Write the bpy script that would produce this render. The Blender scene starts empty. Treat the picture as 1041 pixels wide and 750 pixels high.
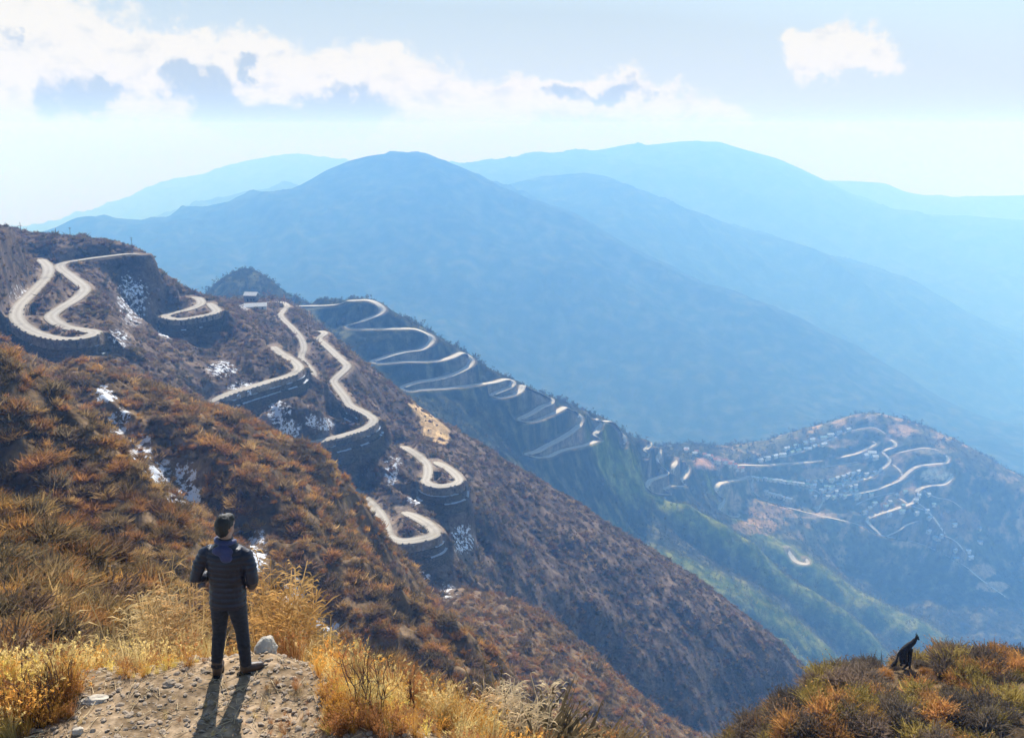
import bpy, bmesh, math, random
import numpy as np
from mathutils import Vector, Matrix

random.seed(7)
RNG = np.random.default_rng(11)
sc = bpy.context.scene
C = sc.collection
R = math.radians

# ------------------------------------------------------------------ camera
FPX, PITCH = 901.0, R(15.2)
CP, SP = math.cos(PITCH), math.sin(PITCH)
cam_d = bpy.data.cameras.new('camera')
cam_d.sensor_fit = 'HORIZONTAL'
cam_d.sensor_width = 36.0
cam_d.lens = 36.0 * FPX / 1041.0
cam_d.clip_start, cam_d.clip_end = 0.1, 60000.0
cam = bpy.data.objects.new('camera', cam_d)
C.objects.link(cam)
cam.location = (0, 0, 0)
cam.rotation_euler = (R(90) - PITCH, 0, 0)
sc.camera = cam

# ------------------------------------------------------------------ light, exposure
SUN_EL, SUN_AZ = R(40), R(-5)          # azimuth from +Y towards +X
SUN_STRENGTH, SKY_STRENGTH = 5.0, 0.095
EXPOSURE = 0.64
HAZE_DENSITY = 4.0e-4
HAZE_COLOR = (0.18, 0.455, 1.0, 1)
sun_d = bpy.data.lights.new('sun', 'SUN')
sun_d.energy = SUN_STRENGTH
sun_d.angle = R(0.5)
sun_d.color = (1.0, 0.975, 0.94)
sun = bpy.data.objects.new('sun', sun_d)
C.objects.link(sun)
sdir = Vector((math.sin(SUN_AZ) * math.cos(SUN_EL), math.cos(SUN_AZ) * math.cos(SUN_EL), math.sin(SUN_EL)))
sun.rotation_euler = (-sdir).to_track_quat('-Z', 'Y').to_euler()

sc.view_settings.view_transform = 'Standard'
sc.view_settings.look = 'None'
sc.view_settings.exposure = EXPOSURE
sc.view_settings.gamma = 1.0
sc.view_settings.use_curve_mapping = False
sc.render.engine = 'CYCLES'
cy = sc.cycles
cy.use_denoising = True
cy.max_bounces = 5
cy.diffuse_bounces = 2
cy.glossy_bounces = 1
cy.transmission_bounces = 3
cy.transparent_max_bounces = 8
cy.volume_bounces = 2
cy.use_adaptive_sampling = True


class NB:
    """small helper for node trees"""
    def __init__(self, nt):
        self.nt = nt
        self.N, self.L = nt.nodes, nt.links

    def node(self, typ, **kw):
        n = self.N.new(typ)
        for k, v in kw.items():
            setattr(n, k, v)
        return n

    def put(self, sock, v):
        if hasattr(v, 'is_output'):
            self.L.new(v, sock)
        elif v is not None:
            if isinstance(v, (tuple, list)) and sock.type == 'RGBA' and len(v) == 3:
                v = tuple(v) + (1.0,)
            sock.default_value = v

    def math(self, op, a, b=None, c=None, clamp=False):
        n = self.node('ShaderNodeMath', operation=op, use_clamp=clamp)
        self.put(n.inputs[0], a)
        self.put(n.inputs[1], b)
        self.put(n.inputs[2], c)
        return n.outputs[0]

    def step(self, v, lo, hi):
        n = self.node('ShaderNodeMapRange', interpolation_type='SMOOTHSTEP')
        self.put(n.inputs[0], v)
        self.put(n.inputs[1], lo)
        self.put(n.inputs[2], hi)
        return n.outputs[0]

    def mix(self, f, a, b, blend='MIX'):
        n = self.node('ShaderNodeMix', data_type='RGBA', blend_type=blend)
        self.put(n.inputs[0], f)
        self.put(n.inputs[6], a)
        self.put(n.inputs[7], b)
        return n.outputs[2]

    def noise(self, vec, scale, detail=4, rough=0.55, dist=0.0, dims='3D'):
        n = self.node('ShaderNodeTexNoise', noise_dimensions=dims)
        if vec is not None:
            self.L.new(vec, n.inputs['Vector'])
        n.inputs['Scale'].default_value = scale
        n.inputs['Detail'].default_value = detail
        n.inputs['Roughness'].default_value = rough
        n.inputs['Distortion'].default_value = dist
        return n.outputs[0]

    def comb(self, x, y, z):
        n = self.node('ShaderNodeCombineXYZ')
        for i, v in enumerate((x, y, z)):
            self.put(n.inputs[i], v)
        return n.outputs[0]


def mstar(v):
    """z/Y of the view ray through image row v (centre column)"""
    t = (v - 375.0) / FPX
    return (-SP - t * CP) / (CP - t * SP)


# ------------------------------------------------------------------ sky
w = bpy.data.worlds.new('World')
sc.world = w
w.use_nodes = True
nb = NB(w.node_tree)
nb.N.clear()
out = nb.node('ShaderNodeOutputWorld')
bg = nb.node('ShaderNodeBackground')
sky = nb.node('ShaderNodeTexSky', sky_type='NISHITA')
sky.sun_disc = False
sky.sun_elevation = SUN_EL
sky.sun_rotation = SUN_AZ
sky.altitude = 800
sky.air_density = 1.0
sky.dust_density = 1.6
sky.ozone_density = 1.0
tc = nb.node('ShaderNodeTexCoord')
sep = nb.node('ShaderNodeSeparateXYZ')
nb.L.new(tc.outputs['Generated'], sep.inputs[0])
az = nb.math('ARCTAN2', sep.outputs[0], sep.outputs[1])
el = nb.math('ARCSINE', sep.outputs[2])
warpv = nb.comb(az, el, 0.37)
wn = nb.node('ShaderNodeTexNoise', noise_dimensions='3D')
nb.L.new(warpv, wn.inputs['Vector'])
wn.inputs['Scale'].default_value = 11
wn.inputs['Detail'].default_value = 7
wn.inputs['Roughness'].default_value = 0.62
wsub = nb.node('ShaderNodeVectorMath', operation='SUBTRACT')
nb.L.new(wn.outputs['Color'], wsub.inputs[0])
wsub.inputs[1].default_value = (0.5, 0.5, 0.5)
wsep = nb.node('ShaderNodeSeparateXYZ')
nb.L.new(wsub.outputs[0], wsep.inputs[0])


def ang(u, v):
    a = (u - 520.5) / FPX
    t = (v - 375.0) / FPX
    y = CP - t * SP
    z = -SP - t * CP
    return math.atan2(a, y), math.atan2(z, math.hypot(a, y))


def blobs(lst, wx, wy):
    """sum of soft puffs, each (u, v, ru, rv, weight) given as sky angles"""
    ax = nb.math('MULTIPLY_ADD', wsep.outputs[0], wx, az)
    ey = nb.math('MULTIPLY_ADD', wsep.outputs[1], wy, el)
    tot = None
    for (u, v, ru, rv, wt) in lst:
        a0, e0 = ang(u, v)
        dx = nb.math('MULTIPLY', nb.math('SUBTRACT', ax, a0), FPX / ru)
        dy = nb.math('MULTIPLY', nb.math('SUBTRACT', ey, e0), FPX / rv)
        d2 = nb.math('ADD', nb.math('MULTIPLY', dx, dx), nb.math('MULTIPLY', dy, dy))
        g = nb.math('MULTIPLY', nb.math('EXPONENT', nb.math('MULTIPLY', d2, -1.0)), wt)
        tot = g if tot is None else nb.math('ADD', tot, g)
    return tot


CLOUD_W = [(-40, 60, 110, 70, 1.3), (50, 75, 95, 48, 1.2), (130, 95, 90, 38, 1.2), (205, 100, 80, 36, 1.2),
           (285, 100, 80, 36, 1.2), (365, 98, 78, 40, 1.2), (430, 108, 60, 34, .9), (500, 110, 60, 26, .7),
           (555, 96, 50, 20, .95), (620, 98, 55, 20, 1.0), (680, 112, 50, 17, .95), (745, 127, 38, 9, .9),
           (848, 56, 46, 22, 1.15), (815, 44, 18, 14, .7), (880, 72, 26, 10, .6), (885, 140, 48, 12, .8), (835, 134, 22, 8, .7), (1034, 150, 26, 9, 1.0)]
CLOUD_G = [(62, 92, 38, 20, 1.0), (100, 96, 20, 14, .6), (0, 40, 16, 10, .7), (165, 82, 16, 16, .9), (185, 108, 30, 16, 1.0), (225, 98, 26, 18, .9),
           (262, 76, 14, 9, .9), (270, 122, 34, 17, 1.0), (330, 116, 46, 22, 1.0), (385, 112, 44, 22, 1.0), (215, 128, 40, 12, .6),
           (558, 92, 22, 11, 1.0), (590, 104, 34, 9, .6), (632, 96, 30, 12, .9), (680, 118, 30, 8, .5), (745, 132, 24, 6, .5),
           (885, 146, 34, 8, .6), (1030, 156, 24, 6, .5)]
cw = blobs(CLOUD_W, 0.13, 0.10)
cg = blobs(CLOUD_G, 0.15, 0.10)
fine = nb.noise(warpv, 46, 6, 0.6)
finec = nb.math('SUBTRACT', fine, 0.5)
cwm = nb.step(nb.math('MULTIPLY_ADD', finec, 1.3, cw), 0.28, 0.80)
bil = nb.math('MULTIPLY', nb.step(nb.noise(nb.comb(az, nb.math('MULTIPLY', el, 1.5), 2.1), 30, 6, 0.62), 0.5, 0.72), 0.45)
cgm = nb.math('MULTIPLY', nb.math('MAXIMUM', bil, nb.step(nb.math('MULTIPLY_ADD', finec, 1.3, cg), 0.34, 0.95)), cwm)
# thin high veil: strongest low over the horizon on the sunward side
veil_l = nb.math('MULTIPLY', nb.step(el, 0.30, -0.02), nb.step(az, 0.75, -0.25))
veil0 = nb.math('MULTIPLY_ADD', nb.noise(nb.comb(az, nb.math('MULTIPLY', el, 3.0), 0.0), 3.0, 3), 0.12, nb.math('MULTIPLY_ADD', veil_l, 0.40, nb.math('MULTIPLY', nb.step(el, 0.34, 0.04), 0.85)), clamp=True)
veil = nb.math('MULTIPLY', nb.math('MINIMUM', veil0, 0.97), nb.math('MULTIPLY_ADD', nb.math('MULTIPLY', nb.step(az, 0.05, 0.60), nb.step(el, 0.03, 0.24)), -0.55, 1.0))
skyc = nb.node('ShaderNodeVectorMath', operation='MULTIPLY')
nb.L.new(sky.outputs[0], skyc.inputs[0])
skyc.inputs[1].default_value = (SKY_STRENGTH * .92, SKY_STRENGTH * 1.03, SKY_STRENGTH * 1.10)
K = 2 ** -EXPOSURE
vcol = nb.mix(nb.step(el, 0.0, 0.26), (0.70 * K, 0.78 * K, 0.86 * K), (0.46 * K, 0.65 * K, 0.79 * K))
col = nb.mix(veil, skyc.outputs[0], vcol)
ccol = nb.mix(cgm, (0.98 * K, 0.95 * K, 0.87 * K), (0.52 * K, 0.61 * K, 0.72 * K))
col = nb.mix(nb.math('MULTIPLY', nb.math('MULTIPLY', cwm, nb.step(el, -0.03, 0.04)), 0.93), col, ccol)
nb.L.new(col, bg.inputs['Color'])
bg.inputs['Strength'].default_value = 1.0
nb.L.new(bg.outputs[0], out.inputs['Surface'])


# ------------------------------------------------------------------ object helpers
def tag(o, label=None, cat=None, group=None, kind=None):
    if label:
        o['label'] = label
    if cat:
        o['category'] = cat
    if group:
        o['group'] = group
    if kind:
        o['kind'] = kind
    return o


def empty(name, loc, rz=0.0):
    o = bpy.data.objects.new(name, None)
    C.objects.link(o)
    o.location = loc
    o.rotation_euler = (0, 0, rz)
    return o


def mesh_np(name, verts, quads=None, tris=None, mat=None, smooth=True):
    """mesh object from numpy arrays"""
    verts = np.asarray(verts, np.float32)
    me = bpy.data.meshes.new(name)
    nq = 0 if quads is None else len(quads)
    ntr = 0 if tris is None else len(tris)
    me.vertices.add(len(verts))
    me.vertices.foreach_set('co', verts.ravel())
    idx, tot = [], []
    if nq:
        idx.append(np.asarray(quads, np.int32).ravel())
        tot.append(np.full(nq, 4, np.int32))
    if ntr:
        idx.append(np.asarray(tris, np.int32).ravel())
        tot.append(np.full(ntr, 3, np.int32))
    idx = np.concatenate(idx)
    tot = np.concatenate(tot)
    start = np.concatenate([[0], np.cumsum(tot)[:-1]]).astype(np.int32)
    me.loops.add(len(idx))
    me.loops.foreach_set('vertex_index', idx)
    me.polygons.add(nq + ntr)
    me.polygons.foreach_set('loop_start', start)
    me.polygons.foreach_set('loop_total', tot)
    me.polygons.foreach_set('use_smooth', np.full(nq + ntr, smooth, bool))
    me.update(calc_edges=True)
    if mat:
        me.materials.append(mat)
    return me


def obj_from(name, me, parent=None, loc=None):
    o = bpy.data.objects.new(name, me)
    C.objects.link(o)
    if parent:
        o.parent = parent
    if loc is not None:
        o.location = loc
    return o


class MB:
    """collects simple shapes into one mesh"""
    def __init__(self):
        self.v, self.f = [], []

    def add(self, vs, fs):
        b = len(self.v)
        self.v += [tuple(p) for p in vs]
        self.f += [tuple(i + b for i in f) for f in fs]

    def box(self, c, d, rz=0.0, taper=1.0):
        x, y, z = d[0] / 2, d[1] / 2, d[2] / 2
        vs = []
        for k in (-1, 1):
            t = 1.0 if k < 0 else taper
            for (a, b) in ((-1, -1), (1, -1), (1, 1), (-1, 1)):
                px, py = a * x * t, b * y * t
                vs.append((c[0] + px * math.cos(rz) - py * math.sin(rz), c[1] + px * math.sin(rz) + py * math.cos(rz), c[2] + k * z))
        self.add(vs, [(3, 2, 1, 0), (4, 5, 6, 7), (0, 1, 5, 4), (1, 2, 6, 5), (2, 3, 7, 6), (3, 0, 4, 7)])

    def tube(self, pts, rads, n=8, cap=True):
        pts = [Vector(p) for p in pts]
        rings = []
        for i, p in enumerate(pts):
            d = (pts[min(i + 1, len(pts) - 1)] - pts[max(i - 1, 0)])
            d = d.normalized() if d.length > 1e-9 else Vector((0, 0, 1))
            a = d.orthogonal().normalized() if i == 0 else (rings[-1][1] - d * rings[-1][1].dot(d)).normalized()
            b = d.cross(a)
            r = rads[i] if hasattr(rads, '__len__') else rads
            rings.append(([p + (a * math.cos(k / n * 2 * math.pi) + b * math.sin(k / n * 2 * math.pi)) * r for k in range(n)], a))
        vs = [q for rg in rings for q in rg[0]]
        fs = []
        for i in range(len(pts) - 1):
            for k in range(n):
                fs.append((i * n + k, i * n + (k + 1) % n, (i + 1) * n + (k + 1) % n, (i + 1) * n + k))
        if cap:
            fs.append(tuple(range(n - 1, -1, -1)))
            fs.append(tuple((len(pts) - 1) * n + k for k in range(n)))
        self.add(vs, fs)

    def build(self, name, mat, parent=None, smooth=False, loc=None):
        me = bpy.data.meshes.new(name)
        me.from_pydata(self.v, [], self.f)
        if smooth:
            for p in me.polygons:
                p.use_smooth = True
        me.materials.append(mat)
        me.update()
        return obj_from(name, me, parent, loc)


def ray(u, v, Y):
    """point at forward distance Y behind pixel (u, v) of the 1041x750 photograph"""
    a = (u - 520.5) / FPX
    t = (v - 375.0) / FPX
    y = CP - t * SP
    return a / y, (-SP - t * CP) / y           # s = x/Y , m = z/Y


# ------------------------------------------------------------------ noise
def _hash(ix, iy, seed):
    h = (ix.astype(np.int64) * 374761393 + iy.astype(np.int64) * 668265263 + seed * 974634541) & 0xffffffff
    h = ((h ^ (h >> 13)) * 1274126177) & 0xffffffff
    return ((h ^ (h >> 16)) & 0xffff).astype(np.float32) / 65535.0 * 2 * np.pi


def perlin(x, y, seed=0):
    xi, yi = np.floor(x), np.floor(y)
    fx, fy = (x - xi).astype(np.float32), (y - yi).astype(np.float32)
    ux, uy = fx * fx * fx * (fx * (fx * 6 - 15) + 10), fy * fy * fy * (fy * (fy * 6 - 15) + 10)

    def g(dx, dy):
        a = _hash(xi + dx, yi + dy, seed)
        return np.cos(a) * (fx - dx) + np.sin(a) * (fy - dy)
    n0 = g(0, 0) * (1 - ux) + g(1, 0) * ux
    n1 = g(0, 1) * (1 - ux) + g(1, 1) * ux
    return (n0 * (1 - uy) + n1 * uy) * 1.5


def fbm(x, y, octv=4, seed=0, gain=0.5, ridged=False):
    t, a, tot = 0, 1.0, 0
    for o in range(octv):
        n = perlin(x * 2 ** o, y * 2 ** o, seed + o * 17)
        if ridged:
            n = 1 - 2 * np.abs(n)
        t = t + a * n
        tot += a
        a *= gain
    return t / tot

# ================================================================== TERRAIN
# every control is (u, v, Y): a spot seen at pixel (u, v), Y metres ahead
CTRL = []                 # (s, L, m)


def ctl(pts, drop=0.0):
    for (u, v, Y) in pts:
        s, m = ray(u, v, Y)
        CTRL.append((s, math.log(Y), m - drop / Y))


def ctlz(pts):
    """(x, Y, z) in metres"""
    for (x, Y, z) in pts:
        CTRL.append((x / Y, math.log(Y), z / Y))


def dens(pts, n):
    pts = np.array(pts, float)
    d = np.concatenate([[0], np.cumsum(np.hypot(np.diff(pts[:, 0]), np.diff(pts[:, 1])))])
    t = np.linspace(0, d[-1], n)
    return [tuple(np.interp(t, d, pts[:, k]) for k in range(3)) for t in t]


# ---- foreground spur with the path
PATH = [(-40, 750, 6.6), (60, 750, 6.7), (140, 750, 6.7), (230, 750, 6.7), (300, 750, 6.7), (60, 725, 7.05), (140, 712, 7.25), (180, 735, 6.9), (225, 720, 7.1),
        (222, 688, 7.62), (256, 684, 7.68), (300, 715, 7.2), (268, 662, 8.05), (200, 672, 7.95), (335, 705, 7.3), (380, 725, 7.0), (420, 748, 6.75), (130, 685, 7.7),
        (0, 722, 7.1), (-60, 718, 7.2), (0, 700, 7.5), (60, 698, 7.5), (300, 680, 7.8)]
ctl(PATH)
ctlz([(-6, 2.0, -4.6), (-3, 2.0, -4.7), (0, 2.0, -4.9), (2, 2.5, -5.6), (4, 3, -7), (-7, 4.5, -4.9), (-3, 4.5, -5.05), (-0.6, 5.0, -5.2), (0.6, 5.5, -5.6)])
# drop beyond its edge
ctlz([(-6.4, 9.0, -6.3), (-5.5, 9.4, -6.6), (-3.6, 9.4, -6.5), (-2.2, 9.6, -6.6), (-1.3, 9.0, -6.5), (-0.7, 8.0, -6.5), (0.2, 7.6, -6.9),
      (-8, 12, -8.3), (-5, 12.5, -9.0), (-2.8, 12.5, -9.2), (-1.0, 12, -9.3), (0.6, 10.5, -9.0), (-9, 16, -10.8), (-4, 18, -14.5), (-1, 18, -14.8), (2.0, 14, -12)])
ctl([(480, 748, 9.5), (550, 748, 13), (615, 752, 19), (660, 770, 22), (690, 785, 24)])
ctlz([(3, 22, -21), (7, 26, -26), (-1, 28, -23), (-6, 30, -20)])
# ---- knoll lower right
KN = [(735, 772, 27), (770, 738, 28), (800, 708, 29), (840, 688, 30), (880, 675, 31), (915, 674, 31), (945, 671, 31), (985, 664, 31), (1041, 668, 31), (1100, 665, 31)]
ctl(KN)
ctl([(800, 750, 25.5), (880, 745, 25), (960, 745, 24.5), (1041, 745, 24), (900, 710, 28), (1000, 705, 27.5)])
ctlz([(11, 33, -30), (16, 36, -31), (21, 37, -31), (27, 36, -30), (9, 22, -23), (11, 17, -20), (6, 10, -14)])
# ---- lower-left hillside
def ctn(pts, drop=0.0):
    ctl([(u, v, float(np.interp(Y, [10, 20, 26, 38, 45, 55, 60, 75, 100, 150, 190, 215], [10, 27, 38, 66, 80, 98, 112, 140, 168, 200, 222, 238]))) for (u, v, Y) in pts], drop)


B1 = [(-60, 480, 27), (0, 489, 26), (25, 500, 25.5), (53, 523, 25), (70, 550, 24), (92, 576, 23), (128, 608, 21.5), (155, 637, 20)]
B2 = [(-60, 335, 56), (0, 366, 54), (30, 386, 53), (60, 404, 52), (90, 425, 51), (110, 445, 50), (140, 470, 48), (165, 495, 46), (195, 527, 44), (215, 560, 42), (235, 600, 40), (255, 640, 38)]
GUL = [(78, 372, 132), (100, 398, 112), (125, 430, 103), (150, 462, 95), (180, 492, 89), (207, 517, 84), (245, 550, 77), (287, 592, 70), (330, 647, 63), (370, 700, 58)]
C1 = [(180, 428, 100), (215, 465, 89), (260, 485, 84), (300, 520, 80), (325, 540, 77), (365, 566, 73), (408, 592, 70), (452, 623, 67), (475, 647, 65), (492, 674, 63), (508, 705, 61), (520, 740, 60)]
C2 = [(300, 560, 75), (316, 577, 72), (345, 597, 69), (380, 615, 66), (402, 640, 64), (420, 680, 62)]
B3 = [(0, 352, 215), (22, 364, 205), (42, 380, 190), (65, 394, 176), (90, 396, 162), (110, 396, 152), (150, 396, 150), (200, 413, 150), (240, 426, 148), (265, 438, 145), (300, 446, 145), (330, 463, 142), (345, 483, 138),
      (360, 506, 132), (370, 538, 124), (382, 568, 117), (410, 600, 110)]
ctn(B1, .9); ctn(B2, .9); ctn(GUL, .3); ctn(C1, 1.0); ctn(C2, .9); ctn(B3, 1.0)
ctn([(-40, 560, 21), (20, 560, 20), (60, 600, 17), (20, 640, 13), (90, 640, 14), (60, 670, 10.5)], .7)
ctn([(40, 545, 42.6), (75, 590, 41.2), (105, 618, 38.5), (0, 500, 46), (150, 650, 35)], .5)          # hollow behind B1
ctn([(40, 462, 46.3), (90, 497, 44.6), (140, 545, 40.6), (40, 415, 50.5), (185, 580, 38.5)], .6)
ctn([(60, 425, 70), (110, 475, 66), (150, 515, 62), (200, 570, 56), (240, 640, 50), (0, 380, 80)], .4)   # hidden behind B2
ctn([(0, 372, 130), (40, 394, 130), (-60, 345, 130)], .4)
ctn([(300, 575, 71), (350, 625, 66), (390, 655, 63)], .8)
ctn([(335, 560, 77), (385, 605, 72), (420, 640, 68)], 1.5)                                            # dip between C2 and C1
ctn([(250, 462, 105), (290, 480, 102), (330, 515, 96), (365, 545, 90)], .8)
ctn([(380, 590, 90), (440, 640, 84), (480, 690, 80), (505, 740, 78)], .8)                              # hidden behind C1
# ---- spur that carries the nearest hairpin
D1 = [(455, 560, 297), (490, 590, 272), (510, 597, 262), (547, 616, 250), (572, 634, 240), (592, 662, 230), (617, 684, 222), (650, 722, 214), (680, 757, 208)]
ctl(D1, 1.0)
ctl([(440, 625, 230), (480, 660, 200), (510, 700, 180), (540, 735, 170), (420, 600, 260)], .5)
# ---- left slopes
ctl([(-60, 195, 300), (0, 224, 330), (20, 234, 365), (45, 245, 425), (80, 243, 455), (110, 252, 448), (0, 300, 290), (-60, 300, 260), (0, 346, 222), (25, 270, 350), (-20, 330, 240)])
ctl([(150, 263, 447), (162, 275, 455), (175, 288, 462), (187, 298, 470), (207, 308, 478)])
ctl([(110, 290, 405), (135, 330, 385), (165, 350, 375), (190, 372, 362), (130, 295, 425), (160, 300, 440)])
ctl([(100, 350, 262), (140, 390, 240), (60, 388, 262), (115, 325, 330), (150, 365, 330), (200, 405, 270), (30, 374, 250)])
ctl([(260, 350, 410), (250, 330, 430), (215, 350, 410), (190, 345, 412), (240, 380, 372), (295, 400, 372), (330, 420, 355), (300, 425, 345)])
ctl([(270, 325, 500), (250, 316, 540), (310, 345, 505), (330, 370, 470), (240, 318, 490)])
N1 = [(222, 310, 500), (234, 312, 540), (256, 306, 600), (275, 305, 650), (295, 309, 660), (318, 335, 600), (332, 347, 560), (350, 358, 540), (370, 378, 540), (400, 397, 520), (425, 414, 500),
      (437, 424, 490), (460, 432, 480), (490, 457, 460), (520, 482, 450), (560, 509, 440), (600, 532, 430), (650, 560, 430), (700, 592, 420), (750, 627, 410), (790, 657, 400), (815, 693, 392), (835, 740, 385), (850, 790, 380)]
ctl(N1)
ctl([(400, 430, 440), (450, 460, 410), (500, 500, 400), (420, 450, 400), (560, 560, 385), (640, 640, 360), (700, 745, 330), (740, 742, 340), (600, 742, 330), (560, 690, 320), (520, 640, 310),
     (620, 700, 325), (700, 680, 355), (770, 720, 365), (500, 560, 350), (540, 620, 330), (460, 520, 340), (480, 590, 310), (600, 600, 375), (560, 640, 335), (640, 735, 320), (520, 540, 375)])
ctl([(515, 530, 400), (555, 570, 378), (600, 622, 358), (650, 682, 345), (700, 738, 335)], -7)
ctl([(490, 555, 350), (530, 612, 332), (575, 668, 318), (620, 722, 308)], 9)
# ---- zigzag ridge
M1 = [(60, 410, 1040), (100, 385, 1060), (150, 358, 1080), (185, 330, 1090), (203, 304, 1095), (213, 292, 1097), (224, 282, 1098), (238, 274, 1100), (250, 270, 1100), (264, 275, 1095), (280, 286, 1080), (298, 296, 1030), (315, 297, 960), (330, 304, 935), (345, 308, 915), (365, 303, 905), (385, 307, 900), (400, 319, 890),
      (430, 336, 885), (445, 349, 880), (470, 361, 885), (490, 374, 895), (510, 386, 905), (528, 393, 915), (550, 397, 950), (580, 409, 980), (610, 426, 1020), (640, 441, 1070), (665, 453, 1130),
      (690, 462, 1200), (715, 466, 1280), (740, 467, 1360), (765, 467, 1440)]
HILL = [(780, 458, 1490), (800, 446, 1530), (825, 437, 1560), (850, 430, 1580), (870, 421, 1595), (885, 418, 1600), (900, 422, 1590), (910, 428, 1570), (930, 441, 1530), (960, 457, 1500), (1000, 479, 1480), (1041, 503, 1460), (1100, 537, 1430)]
ctl(M1, 2.5); ctl(HILL, 2.0)
ctl([(u, v + 17, Y + 75) for (u, v, Y) in M1[9:30]])
ctl([(u, v + 14, Y + 110) for (u, v, Y) in M1[3:9]])
CREST = np.array(M1 + HILL)


def on_face(u, v, g):
    """depth of a pixel on the face that falls towards us from the crest"""
    vc, Yc = np.interp(u, CREST[:, 0], CREST[:, 1]), np.interp(u, CREST[:, 0], CREST[:, 2])
    zc = ray(u, vc, 1)[1] * Yc
    m = ray(u, v, 1)[1]
    return (g * Yc - zc) / (g - m)


def gface(u):
    return float(np.interp(u, [560, 700, 770, 830], [0.68, 0.69, 0.66, 0.66]))


def F(lst):
    return [(u, v, on_face(u, v, gface(u))) for (u, v) in lst]


F2 = [(608, 460, 985), (640, 474, 1030), (654, 488, 1058), (700, 511, 1060), (733, 531, 1060), (767, 552, 1056), (793, 581, 1050), (827, 601, 1043), (857, 618, 1035), (880, 638, 1025), (900, 662, 1015), (925, 700, 1000)]
F3 = [(735, 505, 1272), (760, 530, 1250), (800, 556, 1220), (824, 572, 1200), (843, 581, 1190), (887, 608, 1160), (933, 631, 1135), (960, 651, 1120), (1000, 690, 1095)]
F1 = [(640, 556, 925), (665, 562, 928), (700, 573, 930), (733, 588, 930), (767, 604, 930), (800, 628, 926), (827, 648, 922), (845, 662, 920), (870, 690, 910), (900, 730, 900)]
F0 = [(680, 588, 862), (700, 594, 860), (750, 621, 852), (800, 648, 845), (833, 678, 840), (860, 712, 835)]
ctl(F2); ctl(F3); ctl(F1); ctl(F0)
for ridge, (d1, y1), (d2, y2) in ((F2[3:], (9, 20), (36, 39)), (F3[2:], (13, 29), (40, 46)), (F1, (20, 34), (42, 47)), (F0, (20, 31), (40, 42))):
    ctl([(u - 4, v + d1, Y - y1) for (u, v, Y) in ridge])          # rounded back, then the steep side
    ctl([(u - 9, v + d2, Y - y2) for (u, v, Y) in ridge])
ctl(F([(420, 400), (480, 430), (540, 470), (580, 500), (470, 415), (330, 325), (560, 480), (520, 455), (610, 480), (400, 350), (450, 375), (340, 340), (300, 300)]))
ctl([(640, 530, 985), (680, 545, 985), (720, 570, 982), (760, 590, 978), (800, 612, 970)])
ctl([(640, 565, 890), (700, 580, 893), (760, 612, 886), (820, 655, 878)], 16)
ctl([(690, 500, 1100), (735, 528, 1110), (790, 570, 1105), (840, 605, 1090), (890, 640, 1075)], 18)
# hidden hollow behind the near crest
ctl([(400, 415, 660), (460, 452, 620), (520, 500, 600), (600, 552, 620), (680, 602, 640), (760, 660, 640), (250, 345, 800), (180, 350, 640), (340, 360, 720), (210, 335, 900), (860, 760, 620)])
RIDGE = [(752, 500, 1350), (770, 507, 1348), (800, 516, 1372), (831, 524, 1392), (864, 531, 1400), (881, 537, 1396), (897, 545, 1388), (932, 552, 1374), (962, 565, 1355), (983, 577, 1335), (996, 588, 1322), (1025, 609, 1300), (1060, 632, 1270)]
ctl(RIDGE)
ctl([(860, 585, 1330), (900, 622, 1262), (820, 545, 1330), (930, 600, 1320), (980, 647, 1210), (1041, 650, 1200), (850, 580, 1290), (1000, 625, 1240), (780, 530, 1300)])
ctl([(1041, 560, 1400), (1041, 600, 1330), (1000, 540, 1410), (1020, 580, 1365)])
# ---- far ranges
G1 = [(-200, 275, 4400), (-60, 262, 4300), (20, 245, 4250), (40, 237, 4200), (60, 231, 4200), (75, 222, 4200), (95, 219, 4200), (110, 225, 4220), (130, 226, 4250), (155, 228, 4300), (185, 227, 4350), (205, 214, 4400), (240, 204, 4450),
      (280, 199, 4500), (302, 190, 4500), (330, 174, 4500), (355, 163, 4500), (375, 158, 4500), (395, 156, 4500), (420, 157, 4500), (445, 162, 4500), (470, 171, 4480), (495, 182, 4450), (520, 199, 4400), (585, 217, 4300), (630, 245, 4200),
      (685, 270, 4100), (710, 285, 4050), (735, 295, 4000), (780, 310, 3900), (820, 326, 3800), (870, 350, 3680), (920, 380, 3560), (970, 410, 3440), (1041, 436, 3300), (1120, 470, 3150)]
ctl(G1)
ctl([(700, 455, 2500), (600, 405, 2700), (520, 380, 2750), (450, 332, 3000), (300, 282, 3350), (150, 257, 3800), (60, 245, 4000), (800, 440, 2600), (900, 430, 2750), (960, 460, 2600), (1041, 505, 2450), (400, 300, 3150)])
ctl([(380, 215, 3900), (500, 270, 3450), (600, 320, 3150), (700, 370, 2920), (800, 380, 3050), (350, 260, 3400), (250, 245, 3800)])
ctl([(150, 340, 2000), (365, 345, 1500), (445, 392, 1450), (525, 435, 1500), (610, 470, 1600), (690, 505, 1800), (765, 512, 1900), (885, 470, 2000), (960, 500, 1950), (1041, 550, 1900), (0, 300, 1500), (-80, 300, 1000), (30, 330, 800), (130, 345, 700), (60, 340, 1300)])
G2 = [(420, 225, 5900), (480, 205, 5950), (520, 188, 6000), (550, 180, 6000), (595, 176, 6000), (620, 180, 5950), (670, 205, 5850), (720, 222, 5750), (770, 237, 5650), (820, 250, 5550), (860, 265, 5450), (900, 277, 5350), (920, 285, 5300),
      (960, 305, 5200), (995, 327, 5100), (1041, 351, 5000), (1120, 390, 4850)]
ctl(G2)
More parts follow.
